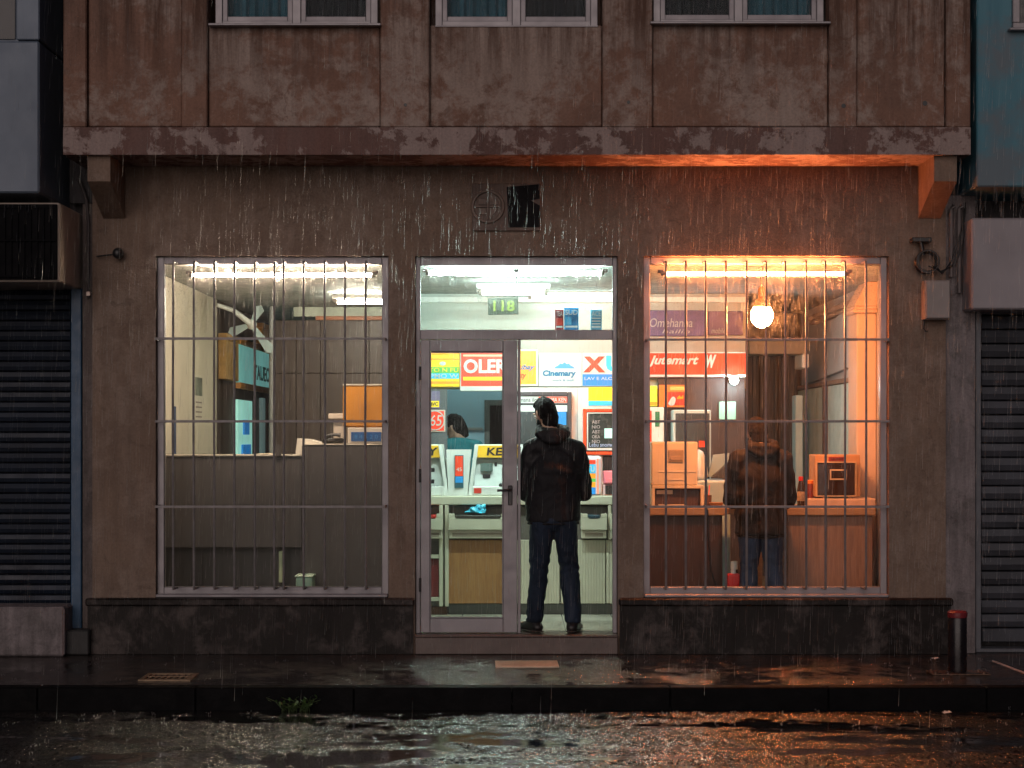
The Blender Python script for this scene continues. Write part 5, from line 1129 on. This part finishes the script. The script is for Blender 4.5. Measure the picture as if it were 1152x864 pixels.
person('man in a wet black hooded jacket and jeans standing in the open doorway', (PX(622), .12, FL+.003), 0, dict(
    head=V(-.055, .06, 1.600), turn=R(32), nod=R(-18), neck=V(-.01, .0, 1.47), sh=(V(-.150, 0, 1.345), V(.175, 0, 1.335)), el=(V(-.200, .05, 1.03), V(.232, .06, 1.03)),
    wr=(V(-.105, .27, 1.10), V(.06, .29, 1.12)), hf=(V(.5, .8, .25), V(-.5, .8, .25)), pn=(V(.5, -.2, .8), V(-.5, -.2, .8)), torso=.205, hem=.785, hips=V(.005, 0, .87),
    kn=(V(-.10, .015, .47), V(.125, .02, .47)), an=(V(-.135, 0, .10), V(.150, -.01, .10)), toe=(V(-.55, .83, 0), V(.22, .97, 0)), hair=hair_k, beard=True, topmat=jk, jeans=den, shoe=shoe, seed=3))
person('stooping man in a brown hooded jacket seen from behind at the right counter', (PX(856, .62), .62, FL+.003), 0, dict(
    head=V(-.01, .12, 1.46), turn=R(4), nod=R(-24), neck=V(0, .03, 1.355), sh=(V(-.165, .02, 1.26), V(.165, .02, 1.26)), el=(V(-.215, .06, .96), V(.215, .06, .96)),
    wr=(V(-.17, .31, .935), V(.19, .31, .935)), hf=(V(.25, .9, -.05), V(-.25, .9, -.05)), pn=(V(0, 0, -1), V(0, 0, -1)), torso=.20, hem=.66, hips=V(0, 0, .80), puff=1.08,
    kn=(V(-.09, .01, .44), V(.10, .01, .44)), an=(V(-.10, 0, .10), V(.13, 0, .10)), toe=(V(-.2, .98, 0), V(.2, .98, 0)), hair=hair_b, topmat=jb, jeans=den2, shoe=shoe, seed=11, hood=V(0, .01, .022)))
person('clerk in a teal shirt with cropped hair, turned away behind the counter', (PX(517, 3.0), 3.0, FL+.003), R(18), dict(
    head=V(-.02, .07, 1.515), turn=R(38), nod=R(-22), neck=V(0, .01, 1.42), sh=(V(-.165, 0, 1.335), V(.165, 0, 1.335)), el=(V(-.21, .09, 1.03), V(.21, .09, 1.03)),
    wr=(V(-.14, .30, 1.0), V(.14, .30, 1.0)), hf=(V(.3, .9, .1), V(-.3, .9, .1)), pn=(V(.3, 0, -.9), V(-.3, 0, -.9)), torso=.185, hem=.78, hips=V(0, 0, .84), short=True, topname='shirt',
    kn=(V(-.09, .01, .46), V(.09, .01, .46)), an=(V(-.10, 0, .10), V(.10, 0, .10)), toe=(V(-.2, .98, 0), V(.2, .98, 0)), hair=hair_k, topmat=tee, jeans=den, shoe=shoe, seed=19))
ph = thing('mobile_phone', 'dark phone held in front of the man in the doorway', 'phone', (PX(622)-.02, .50, FL+1.15))
m = MB(); m.box(PX(622)-.055, PX(622)+.02, .475, .485, FL+1.10, FL+1.24, .004, Matrix.Rotation(R(-40), 3, 'X')); m.build('body', black_pl, ph)

# ------------------------------------------------------------------ rain
m = MB(); rg = random.Random(5)
def streak(x, y, z, l, r):
    sl = .035*l; p = [(x-r, y, z), (x+r*.5, y-r*.87, z), (x+r*.5, y+r*.87, z)]
    A = [m.bm.verts.new(q) for q in p]; top = m.bm.verts.new((x+sl, y, z+l)); bot = m.bm.verts.new((x-sl*.1, y, z-.004))
    for i in range(3): m.bm.faces.new((A[i], A[(i+1) % 3], top)); m.bm.faces.new((A[(i+1) % 3], A[i], bot))
for i in range(8000):
    y = -rg.uniform(.16, .9) if i % 12 else -rg.uniform(.9, 4.0)
    streak(rg.uniform(-3.6, 3.6), y, rg.uniform(0, 3.5 if y > -.5 else 4.6), rg.uniform(.06, .20), rg.choice((.0003, .00045, .00055, .0008)))
for i in range(260):                       # splashes where drops land
    y = -rg.uniform(.1, 3.4); zz = 0.0 if y > -1.5 else -.14; x = rg.uniform(-3.5, 3.5)
    if -1.64 < y < -1.5: continue
    for k in range(5):
        a = rg.uniform(0, 6.28); q = rg.uniform(.006, .022); h_ = rg.uniform(.004, .022)
        streak(x+math.cos(a)*q, y+math.sin(a)*q, zz+h_, rg.uniform(.003, .012), .0012)
kind(m.build('rain', rainmat()), 'stuff')

# ------------------------------------------------------------------ light, sky, camera
w = bpy.data.worlds.new('World'); sc.world = w; w.use_nodes = True
nt = w.node_tree; bg = nt.nodes['Background']; sky = nt.nodes.new('ShaderNodeTexSky'); sky.sky_type = 'NISHITA'; sky.sun_disc = False
sky.sun_elevation = R(4); sky.sun_rotation = R(200); sky.dust_density = .6; sky.ozone_density = 6
nt.links.new(sky.outputs[0], bg.inputs['Color']); bg.inputs['Strength'].default_value = .017
sun = bpy.data.lights.new('sun', 'SUN'); sun.energy = .95; sun.angle = R(60); sun.color = (1, .82, .75)
so = bpy.data.objects.new('sun', sun); COL.objects.link(so); so.rotation_euler = (R(76), 0, R(-12))
cam = bpy.data.cameras.new('camera'); co = bpy.data.objects.new('camera', cam); COL.objects.link(co)
co.location = (0, -D, CH); co.rotation_euler = (R(90), 0, 0)
cam.sensor_width = 36; cam.lens = F/1152*36; cam.shift_y = (HZ-432)/1152; cam.clip_end = 500
sc.camera = co
sc.view_settings.view_transform = 'Standard'; sc.view_settings.look = 'None'; sc.view_settings.exposure = .3; sc.view_settings.gamma = 1
cy = sc.cycles; cy.max_bounces = 7; cy.diffuse_bounces = 4; cy.glossy_bounces = 3; cy.transparent_max_bounces = 24; cy.transmission_bounces = 4
cy.caustics_reflective = False; cy.caustics_refractive = False; cy.sample_clamp_indirect = 6
cy.use_denoising = True
try: cy.denoiser = 'OPENIMAGEDENOISE'
except Exception: pass
